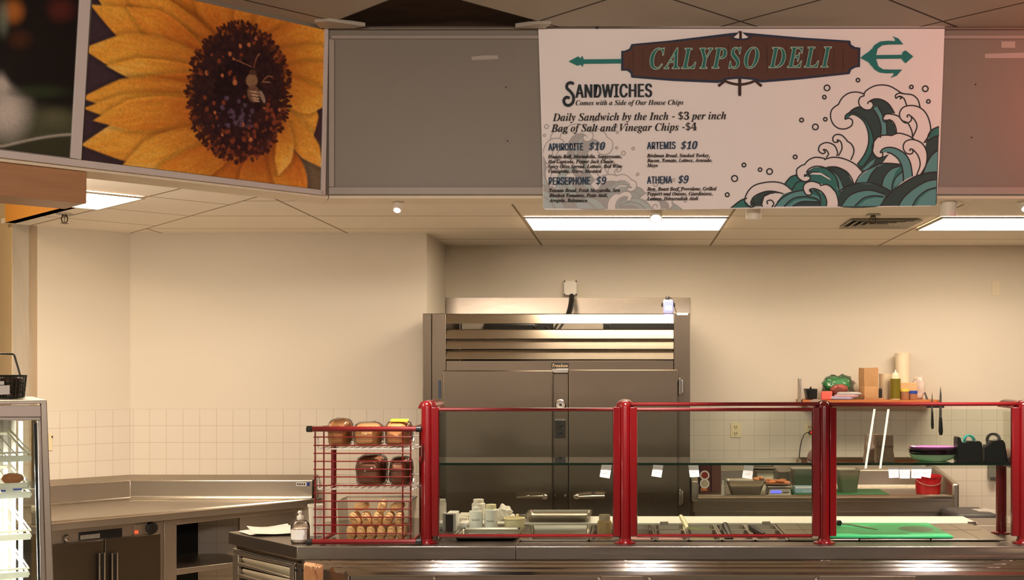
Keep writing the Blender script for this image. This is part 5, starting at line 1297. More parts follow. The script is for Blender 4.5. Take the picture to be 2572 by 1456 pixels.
for k, (px, py) in enumerate(((77, 1149), (77, 1240), (77, 1345), (72, 1440))):
    f0 = KP(px, py, -.035); b = MB()
    f1 = f0-ax*.5; bk = D_*.40-ax*.05+Vector((0, 0, .07))
    b.tube([f1, f0, f0+bk, f1+bk], .006, 8); b.tube([f1+Vector((0, 0, .02)), f0+Vector((0, 0, .02)), f0+bk+Vector((0, 0, .02))], .004, 6)
    for j in range(1, 14): b.tube([f0-ax*.036*j, f0-ax*.036*j+bk], .0022, 5)
    b.build('wire_shelf', m_ws, dc)
    b = MB(); b.ext([f1+Vector((0, 0, -.012)), f0+Vector((0, 0, -.012)), f0+Vector((0, 0, .010)), f1+Vector((0, 0, .010))], nx*.006); b.build('shelf_lip', WHITEP, dc, .001)
    if k == 1:
        tq = f0+Vector((0, 0, .022))
        t = thing('pastry_tray', 'white tray with a blue edged label on the second case shelf', 'tray', tq-ax*.15)
        b = MB(); e1 = tq-ax*.45; b.ext([e1, tq-ax*.005, tq-ax*.005+D_*.38, e1+D_*.38], (0, 0, .006)); b.ext([tq-ax*.011, tq-ax*.005, tq-ax*.005+D_*.38, tq-ax*.011+D_*.38], (0, 0, .03)); b.ext([e1, tq-ax*.005, tq-ax*.005+D_*.006, e1+D_*.006], (0, 0, .02)); b.build('tray', WHITEP, t, .002)
        b = MB(); b.ext([KP(2, 1222, -.025), KP(56, 1222, -.025), KP(56, 1247, -.025), KP(2, 1252, -.025)], -nx*.002); lb = b.build('label_card', PAPER, t)
        b = MB(); b.ext([KP(2, 1230, -.0235), KP(14, 1230, -.0235), KP(14, 1234, -.0235), KP(2, 1234, -.0235)], -nx*.001); b.ext([KP(33, 1227, -.0235), KP(55, 1226, -.0235), KP(55, 1230, -.0235), KP(33, 1231, -.0235)], -nx*.001); b.build('blue_band', mat('blue_band', (70, 90, 190), .4, noise=.03), lb)
        for j in range(3):
            tag(MB().ball(tq-ax*(.05+.09*j)+D_*.12+Vector((0, 0, .026)), (.036, .034, .02), 14, 8, .9, .05).build('pastry', mat('pastry_crust', (176, 116, 76), .5, noise=.35, scale=30)), 'brown pastry on the white tray in the display case, '+('nearest the tray end', 'middle one', 'farthest from the tray end')[j], 'pastry', 'pastries on the tray')
# green wire basket on top
cb0 = P(26, 999, 4.42); bz = ztop+.001; s = 4.42/F
t = thing('wire_basket', 'dark green wire basket with a tall handle on top of the display case', 'basket', (cb0.x, 4.42, bz))
m_gw = mat('dark_green_wire', (34, 44, 32), .4, noise=.1)
b = MB(); R0, R1 = .048, .056; Yk = 4.42; xk = X(24, Yk); zt3 = Z(944, Yk)
hh = zt3-bz
for f in (0.02, .25, .45, .65, .97):
    R_ = R0+(R1-R0)*f; b.tube([(xk+R_*1.05*math.cos(2*math.pi*k/24), Yk+R_*.9*math.sin(2*math.pi*k/24), bz+.003+hh*f) for k in range(24)], .003 if f < .9 else .0042, 6, closed=True)
for k in range(26):
    a = 2*math.pi*k/26; b.tube([(xk+R0*1.05*math.cos(a), Yk+R0*.9*math.sin(a), bz+.003), (xk+R1*1.05*math.cos(a), Yk+R1*.9*math.sin(a), zt3)], .0017, 5)
b.lathe(xk, Yk, [(.001, bz+.001), (R0*.95, bz+.001), (R0*.95, bz+.004), (.001, bz+.004)], 20)
b.build('wire_body', m_gw, t)
b = MB(); b.tube([P(51, 944, Yk), P(46, 925, Yk), P(36, 892, Yk), P(32, 889, Yk), P(0, 888, Yk), P(-6, 889, Yk), P(-10, 900, Yk), P(-6, 944, Yk)], .0036, 8); b.build('handle', m_gw, t)
b = MB().lathe(xk, Yk, [(R0*.78, bz+.005), (R1*.78, zt3-.012), (R1*.6, zt3-.002), (.004, zt3+.004)], 18); tag(b.build('jar', mat('dark_jar_contents', (64, 42, 30), .3, noise=.5, scale=40)), 'brown jar sitting inside the green wire basket', 'jar')
b = MB(); b.ext([P(-4, 968, Yk-.062), P(24, 967, Yk-.062), P(24, 990, Yk-.062), P(-4, 991, Yk-.062)], (0, .0015, 0)); b.ext([P(-4, 957, Yk-.062), P(10, 957, Yk-.062), P(10, 966, Yk-.062), P(-4, 966, Yk-.062)], (0, .0015, 0)); b.build('tag', PAPER, t)

# ================================================================ lettering
FP = bpy.utils.system_resource('DATAFILES', path='fonts')
def loadfont(fn):
    try: return bpy.data.fonts.load(os.path.join(FP, fn))
    except Exception: return None
SERIF, SANS = loadfont('NotoSansMath-Regular.woff2'), loadfont('Inter.woff2')
def mathify(s, slant=True):
    o = ''
    for ch in s:
        if 'A' <= ch <= 'Z': o += chr((0x1D468 if slant else 0x1D400)+ord(ch)-65)
        elif 'a' <= ch <= 'z': o += chr((0x1D482 if slant else 0x1D41A)+ord(ch)-97)
        elif '0' <= ch <= '9': o += chr(0x1D7CE+ord(ch)-48)
        else: o += ch
    return o
_dg = None
def textmesh(body, font, offset=0, shear=0, spacing=1, wspace=1):
    c = bpy.data.curves.new('lettering', 'FONT'); c.body = body; c.offset = offset; c.shear = shear; c.space_character = spacing; c.space_word = wspace
    c.resolution_u = 3
    if font: c.font = font
    o = bpy.data.objects.new('lettering', c); COL.objects.link(o)
    dg = bpy.context.evaluated_depsgraph_get(); dg.update()
    me = bpy.data.meshes.new_from_object(o.evaluated_get(dg))
    bpy.data.objects.remove(o); bpy.data.curves.remove(c)
    vs = [v.co.copy() for v in me.vertices]; fs = [list(p.vertices) for p in me.polygons]
    bpy.data.meshes.remove(me)
    return vs, fs
def put(b, body, x0, x1, yb0, yb1, cap, col, pt, font='serif', offset=0, shear=0, spacing=1.0, ref='H', slant=True, outline=None):
    """set a line of text so it runs from x0 to x1 with its baseline from yb0 to yb1 (pixels), capitals cap px high; pt maps px -> 3D"""
    fo = SERIF if font == 'serif' else SANS
    s = mathify(body, slant) if (font == 'serif' and SERIF) else body
    vs, fs = textmesh(s, fo, offset, shear, spacing)
    h, _ = textmesh(mathify(ref, slant) if (font == 'serif' and SERIF) else ref, fo)
    hc = max(v.y for v in h)
    ms = vs if not outline else textmesh(s, fo, outline, shear, spacing)[0]
    xa, xb = min(v.x for v in ms), max(v.x for v in ms); sx = (x1-x0)/(xb-xa); sy = cap/hc
    nv = [b.bm.verts.new(pt(x0+(v.x-xa)*sx, yb0+(yb1-yb0)*(v.x-xa)/(xb-xa)-v.y*sy)) for v in vs]
    for f in fs:
        try: fc = b.bm.faces.new([nv[i] for i in f])
        except ValueError: continue
        b.paint(fc, col)
def catmull(pts, n=6, closed=False):
    out = []; N = len(pts)
    rng = range(N) if closed else range(N-1)
    for i in rng:
        g_ = lambda k: np.array(pts[k % N] if closed else pts[min(max(k, 0), N-1)], float)
        p0, p1, p2, p3 = g_(i-1), g_(i), g_(i+1), g_(i+2)
        for j in range(n):
            t = j/n; out.append(tuple(.5*((2*p1)+(-p0+p2)*t+(2*p0-5*p1+4*p2-p3)*t*t+(-p0+3*p1-3*p2+p3)*t**3)))
    if not closed: out.append(tuple(map(float, pts[-1])))
    return out
def stroke(b, pts, w, col, pt, closed=False, smooth=True, taper=False):
    c = catmull(pts, 6, closed) if smooth else pts
    N = len(c); L = []; R = []
    for i in range(N):
        a = c[(i-1) % N] if (closed or i > 0) else c[i]; d = c[(i+1) % N] if (closed or i < N-1) else c[i]
        tx, ty = d[0]-a[0], d[1]-a[1]; l = math.hypot(tx, ty) or 1
        ww = w*(1 if not taper else max(.25, 1-abs(2*i/(N-1)-1)**3))
        L.append(pt(c[i][0]-ty/l*ww/2, c[i][1]+tx/l*ww/2)); R.append(pt(c[i][0]+ty/l*ww/2, c[i][1]-tx/l*ww/2))
    lv = [b.bm.verts.new(p) for p in L]; rv = [b.bm.verts.new(p) for p in R]
    for i in range(N if closed else N-1):
        j = (i+1) % N
        try: f = b.bm.faces.new((lv[i], lv[j], rv[j], rv[i])); b.paint(f, col)
        except ValueError: pass
def fillp(b, pts, col, pt, smooth=True):
    c = catmull(pts, 5, True) if smooth else pts
    b.face([pt(x, y) for x, y in c], col)

# ================================================================ the banner
BY = SY-.016
bn = thing('menu_banner', 'white vinyl menu banner with teal waves hanging over the menu soffit', 'banner', P(1857, 522, BY))
bq = [(1352, 71), (1500, 69), (2373, 62), (2368, 200), (2360, 400), (2353, 500), (2347, 514), (2335, 518), (2100, 521), (1700, 526), (1372, 527), (1364, 522), (1362, 400), (1357, 230)]
b = MB(); b.ext([P(x, y, BY) for x, y in bq], (0, .002, 0))
b.build('vinyl_sheet', mat('white_vinyl', (246, 240, 238), .5, noise=.02, scale=3), bn)
def layer(k): return lambda x, y: P(x, y, BY-.0003-.00022*k)
class Ink:                                       # shapes of one print, drawn in order, each a hair above the last
    def __init__(s, base=0, step=.00003): s.q = []; s.base = base; s.step = step
    def fill(s, k, pts, col, sm=True): s.q.append((k, len(s.q), 0, pts, col, sm, 0, False))
    def line(s, k, pts, w, col, closed=False, sm=True): s.q.append((k, len(s.q), 1, pts, col, sm, w, closed))
    def flush(s, b, tr=lambda x, y: (x, y)):
        for i, (k, n, typ, pts, col, sm, w, cl) in enumerate(sorted(s.q, key=lambda e: e[:2])):
            y_ = BY-.0003-s.base-s.step*i; pt = lambda x, y: P(*tr(x, y), y_)
            if typ == 0: fillp(b, pts, col, pt, sm)
            else: stroke(b, pts, w, col, pt, cl, sm)
OUT = lin((48, 44, 44)); TD = lin((52, 74, 72)); TM = lin((54, 122, 116)); TL = lin((98, 158, 160)); WH = lin((246, 240, 238)); NAVY = lin((40, 50, 74)); BLK = lin((22, 18, 18)); TEAL = lin((36, 124, 120))
def waves(b, tr, base, mixw, sw=5.2):
    """tr maps wave-art coordinates to px; mixw fades the ink towards the white vinyl"""
    mx = lambda c: tuple(c[i]*(1-mixw)+WH[i]*mixw for i in range(3))
    o, d, m, l, wv = mx(OUT), mx(TD), mx(TM), mx(TL), WH
    ink = Ink(base)
    F_ = lambda pts, c, k, sm=True: ink.fill(k, pts, c, sm)
    O_ = lambda pts, k=9, closed=False: ink.line(k, pts, sw, o, closed)
    # sea at the lower right
    F_([(1363, 795), (1310, 822), (1275, 890), (1245, 1010), (1180, 1165), (1010, 1275), (800, 1218), (620, 1280), (600, 1392), (1335, 1384), (1345, 1370)], d, 0, False)
    F_([(1363, 797), (1318, 818), (1290, 850), (1278, 893), (1320, 876), (1363, 862)], m, 1, False)
    F_([(1352, 975), (1310, 1010), (1275, 1070), (1245, 1145), (1290, 1138), (1347, 1134)], l, 1, False)
    O_([(1363, 795), (1318, 815), (1288, 848), (1272, 900)]); O_([(1363, 862), (1320, 876), (1262, 915)]); O_([(1355, 972), (1310, 1008), (1272, 1070), (1238, 1160)]); O_([(1346, 1134), (1270, 1142), (1185, 1168), (1090, 1222), (1000, 1290), (925, 1388)])
    F_([(1344, 1190), (1270, 1205), (1180, 1255), (1100, 1325), (1060, 1388), (1338, 1384)], l, 1, False); F_([(1342, 1248), (1270, 1270), (1200, 1325), (1168, 1386), (1335, 1384)], m, 2, False)
    F_([(1342, 1262), (1290, 1275), (1220, 1330), (1190, 1386), (1335, 1384)], l, 3, False)
    O_([(1344, 1190), (1270, 1205), (1180, 1255), (1100, 1325), (1060, 1388)]); O_([(1342, 1250), (1270, 1272), (1200, 1328), (1165, 1388)])
    # middle swell
    F_([(610, 1390), (640, 1270), (720, 1225), (830, 1215), (940, 1240), (1003, 1280), (930, 1388)], d, 1, True)
    F_([(635, 1390), (680, 1320), (760, 1280), (860, 1272), (968, 1300), (925, 1388)], l, 2, False); F_([(735, 1388), (800, 1330), (880, 1312), (950, 1318), (925, 1388)], m, 3, False); F_([(760, 1388), (820, 1340), (890, 1325), (945, 1330), (925, 1388)], l, 4, False)
    O_([(612, 1280), (700, 1232), (800, 1215), (900, 1226), (1003, 1278)]); O_([(632, 1390), (690, 1315), (770, 1279), (860, 1272), (968, 1305)]); O_([(735, 1388), (800, 1330), (880, 1312), (950, 1318)])
    # inner ridge behind the right curl
    F_([(735, 1222), (770, 1165), (850, 1110), (940, 1072), (1020, 1070), (1085, 1085), (1100, 1200), (1010, 1275), (900, 1226)], l, 1, False)
    F_([(830, 1212), (860, 1150), (905, 1095), (960, 1072), (1085, 1080), (1010, 1105), (950, 1180), (935, 1235)], d, 2, False)
    F_([(1085, 1085), (1040, 1130), (1015, 1200), (1010, 1275), (1085, 1205)], m, 2, False); F_([(1090, 1130), (1045, 1170), (1022, 1250), (1085, 1205)], l, 3, False)
    O_([(735, 1222), (780, 1150), (860, 1100), (950, 1070), (1085, 1078)]); O_([(828, 1212), (858, 1150), (905, 1095)]); O_([(935, 1238), (955, 1170), (1010, 1110), (1088, 1088)]); O_([(1010, 1272), (1025, 1195), (1090, 1130)])
    # the big breaker: foam first, then the teal throat
    foam = [(662, 740), (690, 733), (717, 752), (708, 790), (665, 812), (615, 808), (572, 775), (553, 715), (565, 665), (612, 630), (640, 582), (690, 546), (750, 538), (803, 552), (830, 522), (872, 497), (935, 485), (1005, 498), (1060, 522), (1092, 548), (1155, 555), (1202, 592), (1222, 652), (1265, 695), (1292, 755), (1300, 820), (1285, 880), (1252, 920), (1180, 890), (1100, 860), (1000, 870), (900, 900), (870, 1000), (940, 1075), (760, 1080), (830, 950), (838, 860), (825, 800), (790, 750), (745, 715), (712, 708), (690, 722), (674, 741)]
    F_(foam, wv, 3, False)
    F_([(662, 742), (668, 710), (700, 692), (722, 668), (770, 648), (810, 668), (860, 665), (880, 640), (845, 603), (885, 590), (940, 597), (992, 632), (1030, 695), (965, 705), (945, 742), (1000, 745), (1030, 785), (1045, 850), (990, 860), (905, 895), (870, 950), (880, 1000), (930, 1025), (990, 1000), (940, 1070), (800, 1135), (750, 1078), (800, 1015), (832, 940), (838, 870), (822, 800), (790, 745), (745, 712), (712, 705), (690, 720), (680, 742)], d, 4, False)
    F_([(664, 742), (672, 712), (720, 694), (775, 715), (832, 770), (868, 850), (874, 930), (852, 1010), (800, 1090), (752, 1078), (805, 1010), (834, 930), (838, 860), (820, 795), (785, 742), (740, 710), (712, 705), (690, 720), (680, 742)], m, 5, False)
    F_([(868, 662), (900, 645), (940, 702), (948, 745), (970, 765), (970, 852), (925, 872), (930, 800), (908, 725)], l, 5, False)
    F_([(790, 1118), (850, 1060), (888, 1035), (870, 1075), (815, 1125)], l, 5, False)
    O_([(662, 745), (664, 715), (690, 694), (720, 692), (772, 712), (830, 768), (866, 850), (874, 930), (852, 1010), (798, 1092)], 10); O_([(690, 720), (712, 705), (750, 715), (795, 750), (825, 805), (838, 870), (832, 940), (800, 1015), (752, 1078)], 10)
    O_([(690, 694), (722, 666), (760, 650), (790, 655)], 10); O_([(845, 606), (880, 590), (935, 595), (990, 630), (1032, 698)], 10); O_([(870, 662), (908, 722), (930, 800), (925, 880)], 10); O_([(970, 765), (975, 850)], 10); O_([(905, 640), (945, 715)], 10)
    # outlines of the foam
    O_([(663, 742), (688, 733), (716, 750), (710, 788), (665, 812), (612, 808), (570, 772), (553, 715), (566, 665), (615, 628)], 11); O_([(612, 630), (640, 582), (690, 546), (750, 538), (803, 552)], 11); O_([(803, 570), (812, 535), (870, 497), (935, 485), (1005, 498), (1092, 552)], 11)
    O_([(830, 628), (838, 610), (862, 612), (872, 640), (850, 668), (812, 670), (775, 645), (763, 610), (775, 578), (803, 566)], 11); O_([(1070, 592), (1088, 575), (1062, 570), (1042, 585), (1040, 560), (1070, 546), (1110, 552), (1165, 560), (1205, 595), (1222, 652)], 11); O_([(1062, 572), (1100, 585), (1122, 640)], 11)
    O_([(1130, 728), (1125, 715), (1140, 708), (1158, 730), (1148, 758), (1110, 768), (1075, 735), (1070, 690), (1100, 650), (1160, 638), (1222, 655), (1268, 700), (1295, 770), (1298, 840), (1250, 918)], 11); O_([(1140, 708), (1180, 745), (1198, 800), (1160, 885)], 11)
    O_([(975, 745), (975, 762), (950, 755), (945, 725), (970, 702), (1020, 705), (1062, 720), (1090, 752), (1130, 770), (1160, 830), (1165, 880)], 11); O_([(985, 742), (1020, 760), (1042, 810), (1045, 850)], 11)
    # right curl
    F_([(925, 990), (940, 1000), (935, 1025), (905, 1025), (872, 990), (868, 935), (900, 880), (950, 860), (1010, 862), (1060, 845), (1130, 862), (1180, 895), (1245, 930), (1275, 1000), (1265, 1080), (1230, 1150), (1170, 1170), (1150, 1100), (1100, 1010), (1030, 985), (975, 985)], wv, 6, False)
    F_([(925, 990), (945, 965), (990, 950), (1050, 962), (1110, 1000), (1150, 1070), (1165, 1165), (1098, 1200), (1090, 1110), (1060, 1040), (1010, 1000), (975, 988)], l, 7, False)
    O_([(925, 992), (942, 990), (938, 1022), (905, 1027), (872, 992), (866, 935), (900, 880), (950, 860), (1012, 862)], 12); O_([(1005, 865), (1060, 845), (1130, 862), (1180, 892)], 12); O_([(922, 990), (945, 962), (990, 950), (1050, 962), (1112, 1002), (1150, 1070), (1165, 1168)], 12); O_([(975, 988), (1012, 1000), (1060, 1040), (1090, 1110), (1098, 1205)], 12)
    O_([(1145, 978), (1150, 962), (1168, 972), (1160, 998), (1120, 995), (1096, 955), (1110, 910), (1165, 892), (1235, 920), (1272, 990), (1266, 1080), (1225, 1155)], 12); O_([(1162, 962), (1205, 1010), (1222, 1080), (1195, 1160)], 12)
    # two small curls
    F_([(520, 1040), (600, 1010), (690, 1045), (725, 1000), (700, 915), (640, 862), (580, 870), (572, 905), (470, 930), (470, 985)], wv, 4, False)
    O_([(500, 972), (515, 985), (495, 998), (465, 975), (475, 935), (525, 915), (580, 935), (605, 985), (600, 1015)], 12); O_([(495, 968), (520, 970), (538, 1000), (520, 1028)], 12)
    O_([(600, 905), (612, 898), (605, 912), (578, 910), (570, 880), (595, 855), (640, 862), (680, 905)], 12); O_([(600, 893), (630, 910), (638, 960), (612, 1015)], 12); O_([(678, 905), (712, 930), (728, 980), (705, 1045)], 12)
    # left breaker
    F_([(210, 1220), (260, 1170), (340, 1150), (480, 1155), (560, 1200), (620, 1280), (600, 1390), (140, 1390)], m, 1, False)
    F_([(360, 1165), (400, 1175), (395, 1200), (350, 1203), (310, 1175), (298, 1130), (320, 1095), (365, 1078), (390, 1048), (440, 1025), (515, 1038), (580, 1025), (680, 1045), (750, 1085), (795, 1138), (735, 1225), (690, 1170), (600, 1100), (500, 1092), (420, 1110)], wv, 6, False)
    F_([(365, 1168), (380, 1130), (430, 1100), (520, 1098), (600, 1095), (680, 1140), (722, 1222), (620, 1275), (560, 1190), (480, 1140), (420, 1140)], d, 7, False); F_([(395, 1125), (440, 1100), (520, 1112), (590, 1170), (612, 1262), (580, 1230), (530, 1160), (460, 1130)], m, 8, False); F_([(545, 1105), (600, 1145), (640, 1200), (655, 1250), (620, 1268), (600, 1195)], l, 8, False)
    O_([(362, 1150), (360, 1168), (385, 1148), (402, 1180), (380, 1203), (345, 1202), (308, 1172), (300, 1120), (330, 1090), (362, 1078)], 12); O_([(358, 1080), (390, 1045), (440, 1025), (500, 1032), (518, 1042)], 12); O_([(505, 1042), (570, 1025), (650, 1035), (735, 1075), (795, 1138)], 12)
    O_([(372, 1140), (392, 1112), (440, 1092), (505, 1100), (570, 1140), (605, 1200), (615, 1265)], 12); O_([(530, 1098), (600, 1098), (670, 1130), (710, 1180), (725, 1222)], 12); O_([(545, 1108), (610, 1160), (655, 1255)], 12); O_([(212, 1222), (255, 1172), (305, 1155)], 12); O_([(265, 1270), (300, 1215), (345, 1202)], 12)
    # foreground swells
    F_([(-190, 1402), (-120, 1350), (-60, 1330), (60, 1330), (130, 1395)], m, 2, False); F_([(130, 1392), (180, 1335), (260, 1290), (350, 1275), (470, 1320), (500, 1388)], l, 6, False); F_([(205, 1392), (270, 1335), (350, 1318), (440, 1330), (475, 1365), (478, 1388)], m, 7, False); F_([(225, 1390), (290, 1345), (360, 1332), (440, 1345), (470, 1388)], l, 8, False); F_([(270, 1390), (330, 1358), (400, 1355), (480, 1365), (478, 1388)], d, 9, False)
    O_([(135, 1395), (185, 1335), (260, 1290), (350, 1268)], 12); O_([(205, 1392), (270, 1335), (350, 1318), (440, 1330), (475, 1362)], 12); O_([(270, 1390), (330, 1358), (400, 1355), (478, 1362)], 12)
    F_([(390, 1275), (410, 1300), (375, 1305), (350, 1260), (362, 1220), (410, 1203), (470, 1220), (540, 1235), (600, 1300), (612, 1390), (525, 1390), (500, 1320), (440, 1265)], wv, 10, False); F_([(400, 1285), (420, 1262), (460, 1270), (510, 1310), (525, 1388), (480, 1388), (470, 1320), (430, 1285)], m, 11, False)
    O_([(395, 1280), (408, 1268), (412, 1300), (375, 1305), (350, 1262), (362, 1222), (410, 1204), (465, 1218), (482, 1235)], 13); O_([(475, 1236), (530, 1230), (585, 1275), (610, 1340), (612, 1390)], 13); O_([(392, 1268), (430, 1258), (490, 1285), (522, 1340), (522, 1390)], 13); O_([(430, 1270), (472, 1310), (478, 1388)], 13)
    F_([(-40, 1395), (-85, 1350), (-55, 1270), (0, 1225), (120, 1208), (210, 1225), (272, 1275), (200, 1300), (120, 1395)], wv, 4, False); F_([(-50, 1390), (-30, 1335), (30, 1290), (110, 1278), (200, 1295), (120, 1292), (60, 1320), (40, 1390)], d, 5, False)
    O_([(-35, 1375), (-20, 1362), (-12, 1385), (-50, 1396), (-88, 1350), (-60, 1275), (0, 1228), (110, 1208), (200, 1222), (270, 1275)], 12); O_([(-45, 1370), (-20, 1320), (50, 1285), (120, 1278), (200, 1296)], 12); O_([(45, 1392), (35, 1350), (70, 1300), (130, 1292)], 12); O_([(85, 1375), (80, 1352), (110, 1345), (130, 1370), (115, 1395)], 12); O_([(-190, 1402), (-120, 1348), (-70, 1330)], 12)
    for (cx_, cy_, r_) in ((527, 507, 21), (758, 449, 13), (507, 576, 13), (1157, 500, 13), (1261, 513, 21), (1284, 608, 13), (337, 747, 14), (514, 741, 13), (440, 798, 21), (289, 1022, 14), (98, 1131, 21), (27, 1117, 13), (-163, 1183, 22), (-218, 1304, 14), (-93, 1082, 14)):
        O_([(cx_+r_*math.cos(2*math.pi*k/10), cy_+r_*math.sin(2*math.pi*k/10)) for k in range(10)], 12, True)
    ink.flush(b, tr)
tr1 = lambda x, y: (1900+x/2.972, 50+y/2.972)
def tr2(x, y):
    X_, Y_ = tr1(x, y); xx = 1471-.70*(X_-2184); yy = 343+.70*(Y_-259)
    return max(xx, 1364.5-max(0, (400-yy))*.03), yy
b = MB(); waves(b, tr2, 0, .5, 9.5); b.build('faded_wave_print', PRINT, bn, normals=False)
b = MB(); waves(b, tr1, .0001, 0.0, 9.5); b.build('wave_print', PRINT, bn, normals=False)
# sign with trident and wheel
b = MB(); ink = Ink(.004); l0, l1, l2, l3, l4 = range(5)
WD = lin((66, 40, 30))
# ship's wheel showing above and below the plank
for a in range(8):
    an = math.radians(90+a*45); x0_, y0_ = 1858, 158; r0_, r1_ = 20, 82
    if a in (0, 4): ink.line(l0, [(1858, 158-math.sin(an)*30), (1858, 158-math.sin(an)*80)], 8 if a == 4 else 7, WD, False, False)
ink.line(l3, [(1860, 80), (1860, 96)], 6, WD, False, False); ink.line(l0, [(1858, 200), (1858, 226)], 8, WD, False, False); ink.line(l0, [(1858, 224), (1858, 241)], 6, WD, False, False)
ink.line(l0, [(1815, 198), (1830, 207), (1858, 212), (1886, 207), (1902, 198)], 6, WD, False, True)
ink.line(l0, [(1804, 216), (1824, 200)], 7, WD, False, False); ink.line(l0, [(1913, 216), (1894, 200)], 7, WD, False, False)
plank = [(1560.5, 128), (1570, 127), (1581, 122), (1586, 110.6), (1680, 102), (1836, 83), (1860, 81), (1885, 83), (2010, 94), (2135.5, 102), (2138, 112), (2148, 118), (2161, 119.6), (2160, 168), (2149, 169), (2138, 175), (2134, 185.6), (2010, 199), (1913, 207), (1890, 200), (1858, 197), (1824, 200), (1804, 208), (1690, 203), (1585.7, 194.7), (1584, 184), (1575, 177), (1560, 177)]
ink.fill(l1, plank, NAVY, False)
cxp, cyp = 1860, 148
inner = [(cxp+(x-cxp)*(1-5.5/300), cyp+(y-cyp)*(1-5.0/(50 if abs(x-cxp) < 280 else 32))) for x, y in plank]
ink.fill(l2, inner, lin((92, 56, 42)), False)
for k, x in enumerate(range(1590, 2140, 24)):
    h_ = 39-abs(x-1860)*.045; ink.line(l3, [(x, 150-h_), (x, 150+h_)], 1.0 if k % 2 else 1.6, lin((66, 38, 30)), False, False)
for k in range(46):
    x = random.uniform(1575, 2145); h_ = 36-abs(x-1860)*.05; y = random.uniform(148-h_, 148+h_*.3); ink.line(l3, [(x, y), (x+random.uniform(-1, 1), y+random.uniform(8, 26))], .8, random.choice([lin((76, 45, 34)), lin((112, 70, 52))]), False, False)
ink.fill(l3, [(1841, 96), (1857, 81), (1863, 81), (1881, 95), (1868, 99), (1852, 99)], WH, False); ink.line(l4, [(1860, 78), (1860, 100)], 7, WD, False, False); ink.line(l4, [(1834, 92), (1850, 98), (1872, 98), (1889, 92)], 4, NAVY, False, True)
# trident
ink.fill(l2, [(1428, 154), (1452, 141.5), (1458, 146), (1463, 140), (1466, 149), (1561, 148), (1561, 159), (1466, 160), (1463, 168), (1458, 162), (1450, 165)], TEAL, False)
T4 = lambda pts: [(1900+x/2.972, 50+y/2.972) for x, y in pts]
ink.fill(l2, T4([(776, 283), (800, 262), (835, 240), (858, 218), (880, 225), (895, 278), (882, 335), (860, 345), (838, 316), (800, 295)]), TEAL, False)
ink.fill(l2, T4([(880, 262), (1085, 260), (1092, 240), (1112, 226), (1171, 272), (1114, 323), (1090, 300), (1085, 288), (880, 290)]), TEAL, False)
ink.fill(l2, T4([(858, 222), (880, 188), (925, 160), (985, 155), (1036, 158), (1034, 140), (1016, 121), (1060, 138), (1097, 182), (990, 183), (940, 188), (905, 215), (892, 270), (876, 270)]), TEAL, False)
ink.fill(l2, T4([(855, 335), (880, 368), (920, 392), (980, 398), (1025, 395), (1022, 412), (1000, 433), (1048, 415), (1088, 370), (1000, 370), (945, 368), (910, 345), (892, 285), (876, 285)]), TEAL, False)
ink.flush(b)
b.build('sign_print', PRINT, bn, normals=False)
# words
b = MB(); L5, L6 = layer(34), layer(35)
put(b, 'CALYPSO DELI', 1633, 2088, 172.5, 168, 50, lin((176, 200, 180)), L5, offset=.014, spacing=1.14, outline=-.004)
put(b, 'CALYPSO DELI', 1633, 2088, 172.5, 168, 50, lin((34, 112, 106)), L6, offset=-.004, spacing=1.14, outline=-.004)
DK = lin((30, 42, 50)); BLUE = lin((38, 66, 96))
def brush(txt, x0, x1, y0, y1, cap, col):
    d_ = cap*.045
    for k_, dx_ in enumerate((-1, 0, 1)): put(b, txt, x0+d_*(1+dx_), x1-d_*(1-dx_), y0, y1, cap, col, layer(31.5+.12*k_), 'sans', 0, 0, 1.06)
b.build('title_lettering', PRINT, bn, normals=False); b = MB()
stroke(b, [(1441, 211), (1434, 207), (1425, 211), (1424, 221), (1433, 230), (1440, 241), (1439, 256), (1430, 264), (1420, 262), (1416, 252), (1422, 244), (1431, 246)], 7, DK, L5)
brush('ANDWICHES', 1445, 1638, 245, 243, 33, DK)
put(b, 'Comes with a Side of Our House Chips', 1446, 1717, 264, 262.5, 12, BLK, L5)
b.build('heading_lettering', PRINT, bn, normals=False)
for a_ in (('Daily Sandwich by the Inch - $3 per inch', 1388, 1824, 303.5, 299), ('Bag of Salt and Vinegar Chips -$4', 1384, 1750, 331, 327)):
    b = MB(); put(b, *a_, 18.5, BLK, L5); b.build('price_line', PRINT, bn, normals=False)
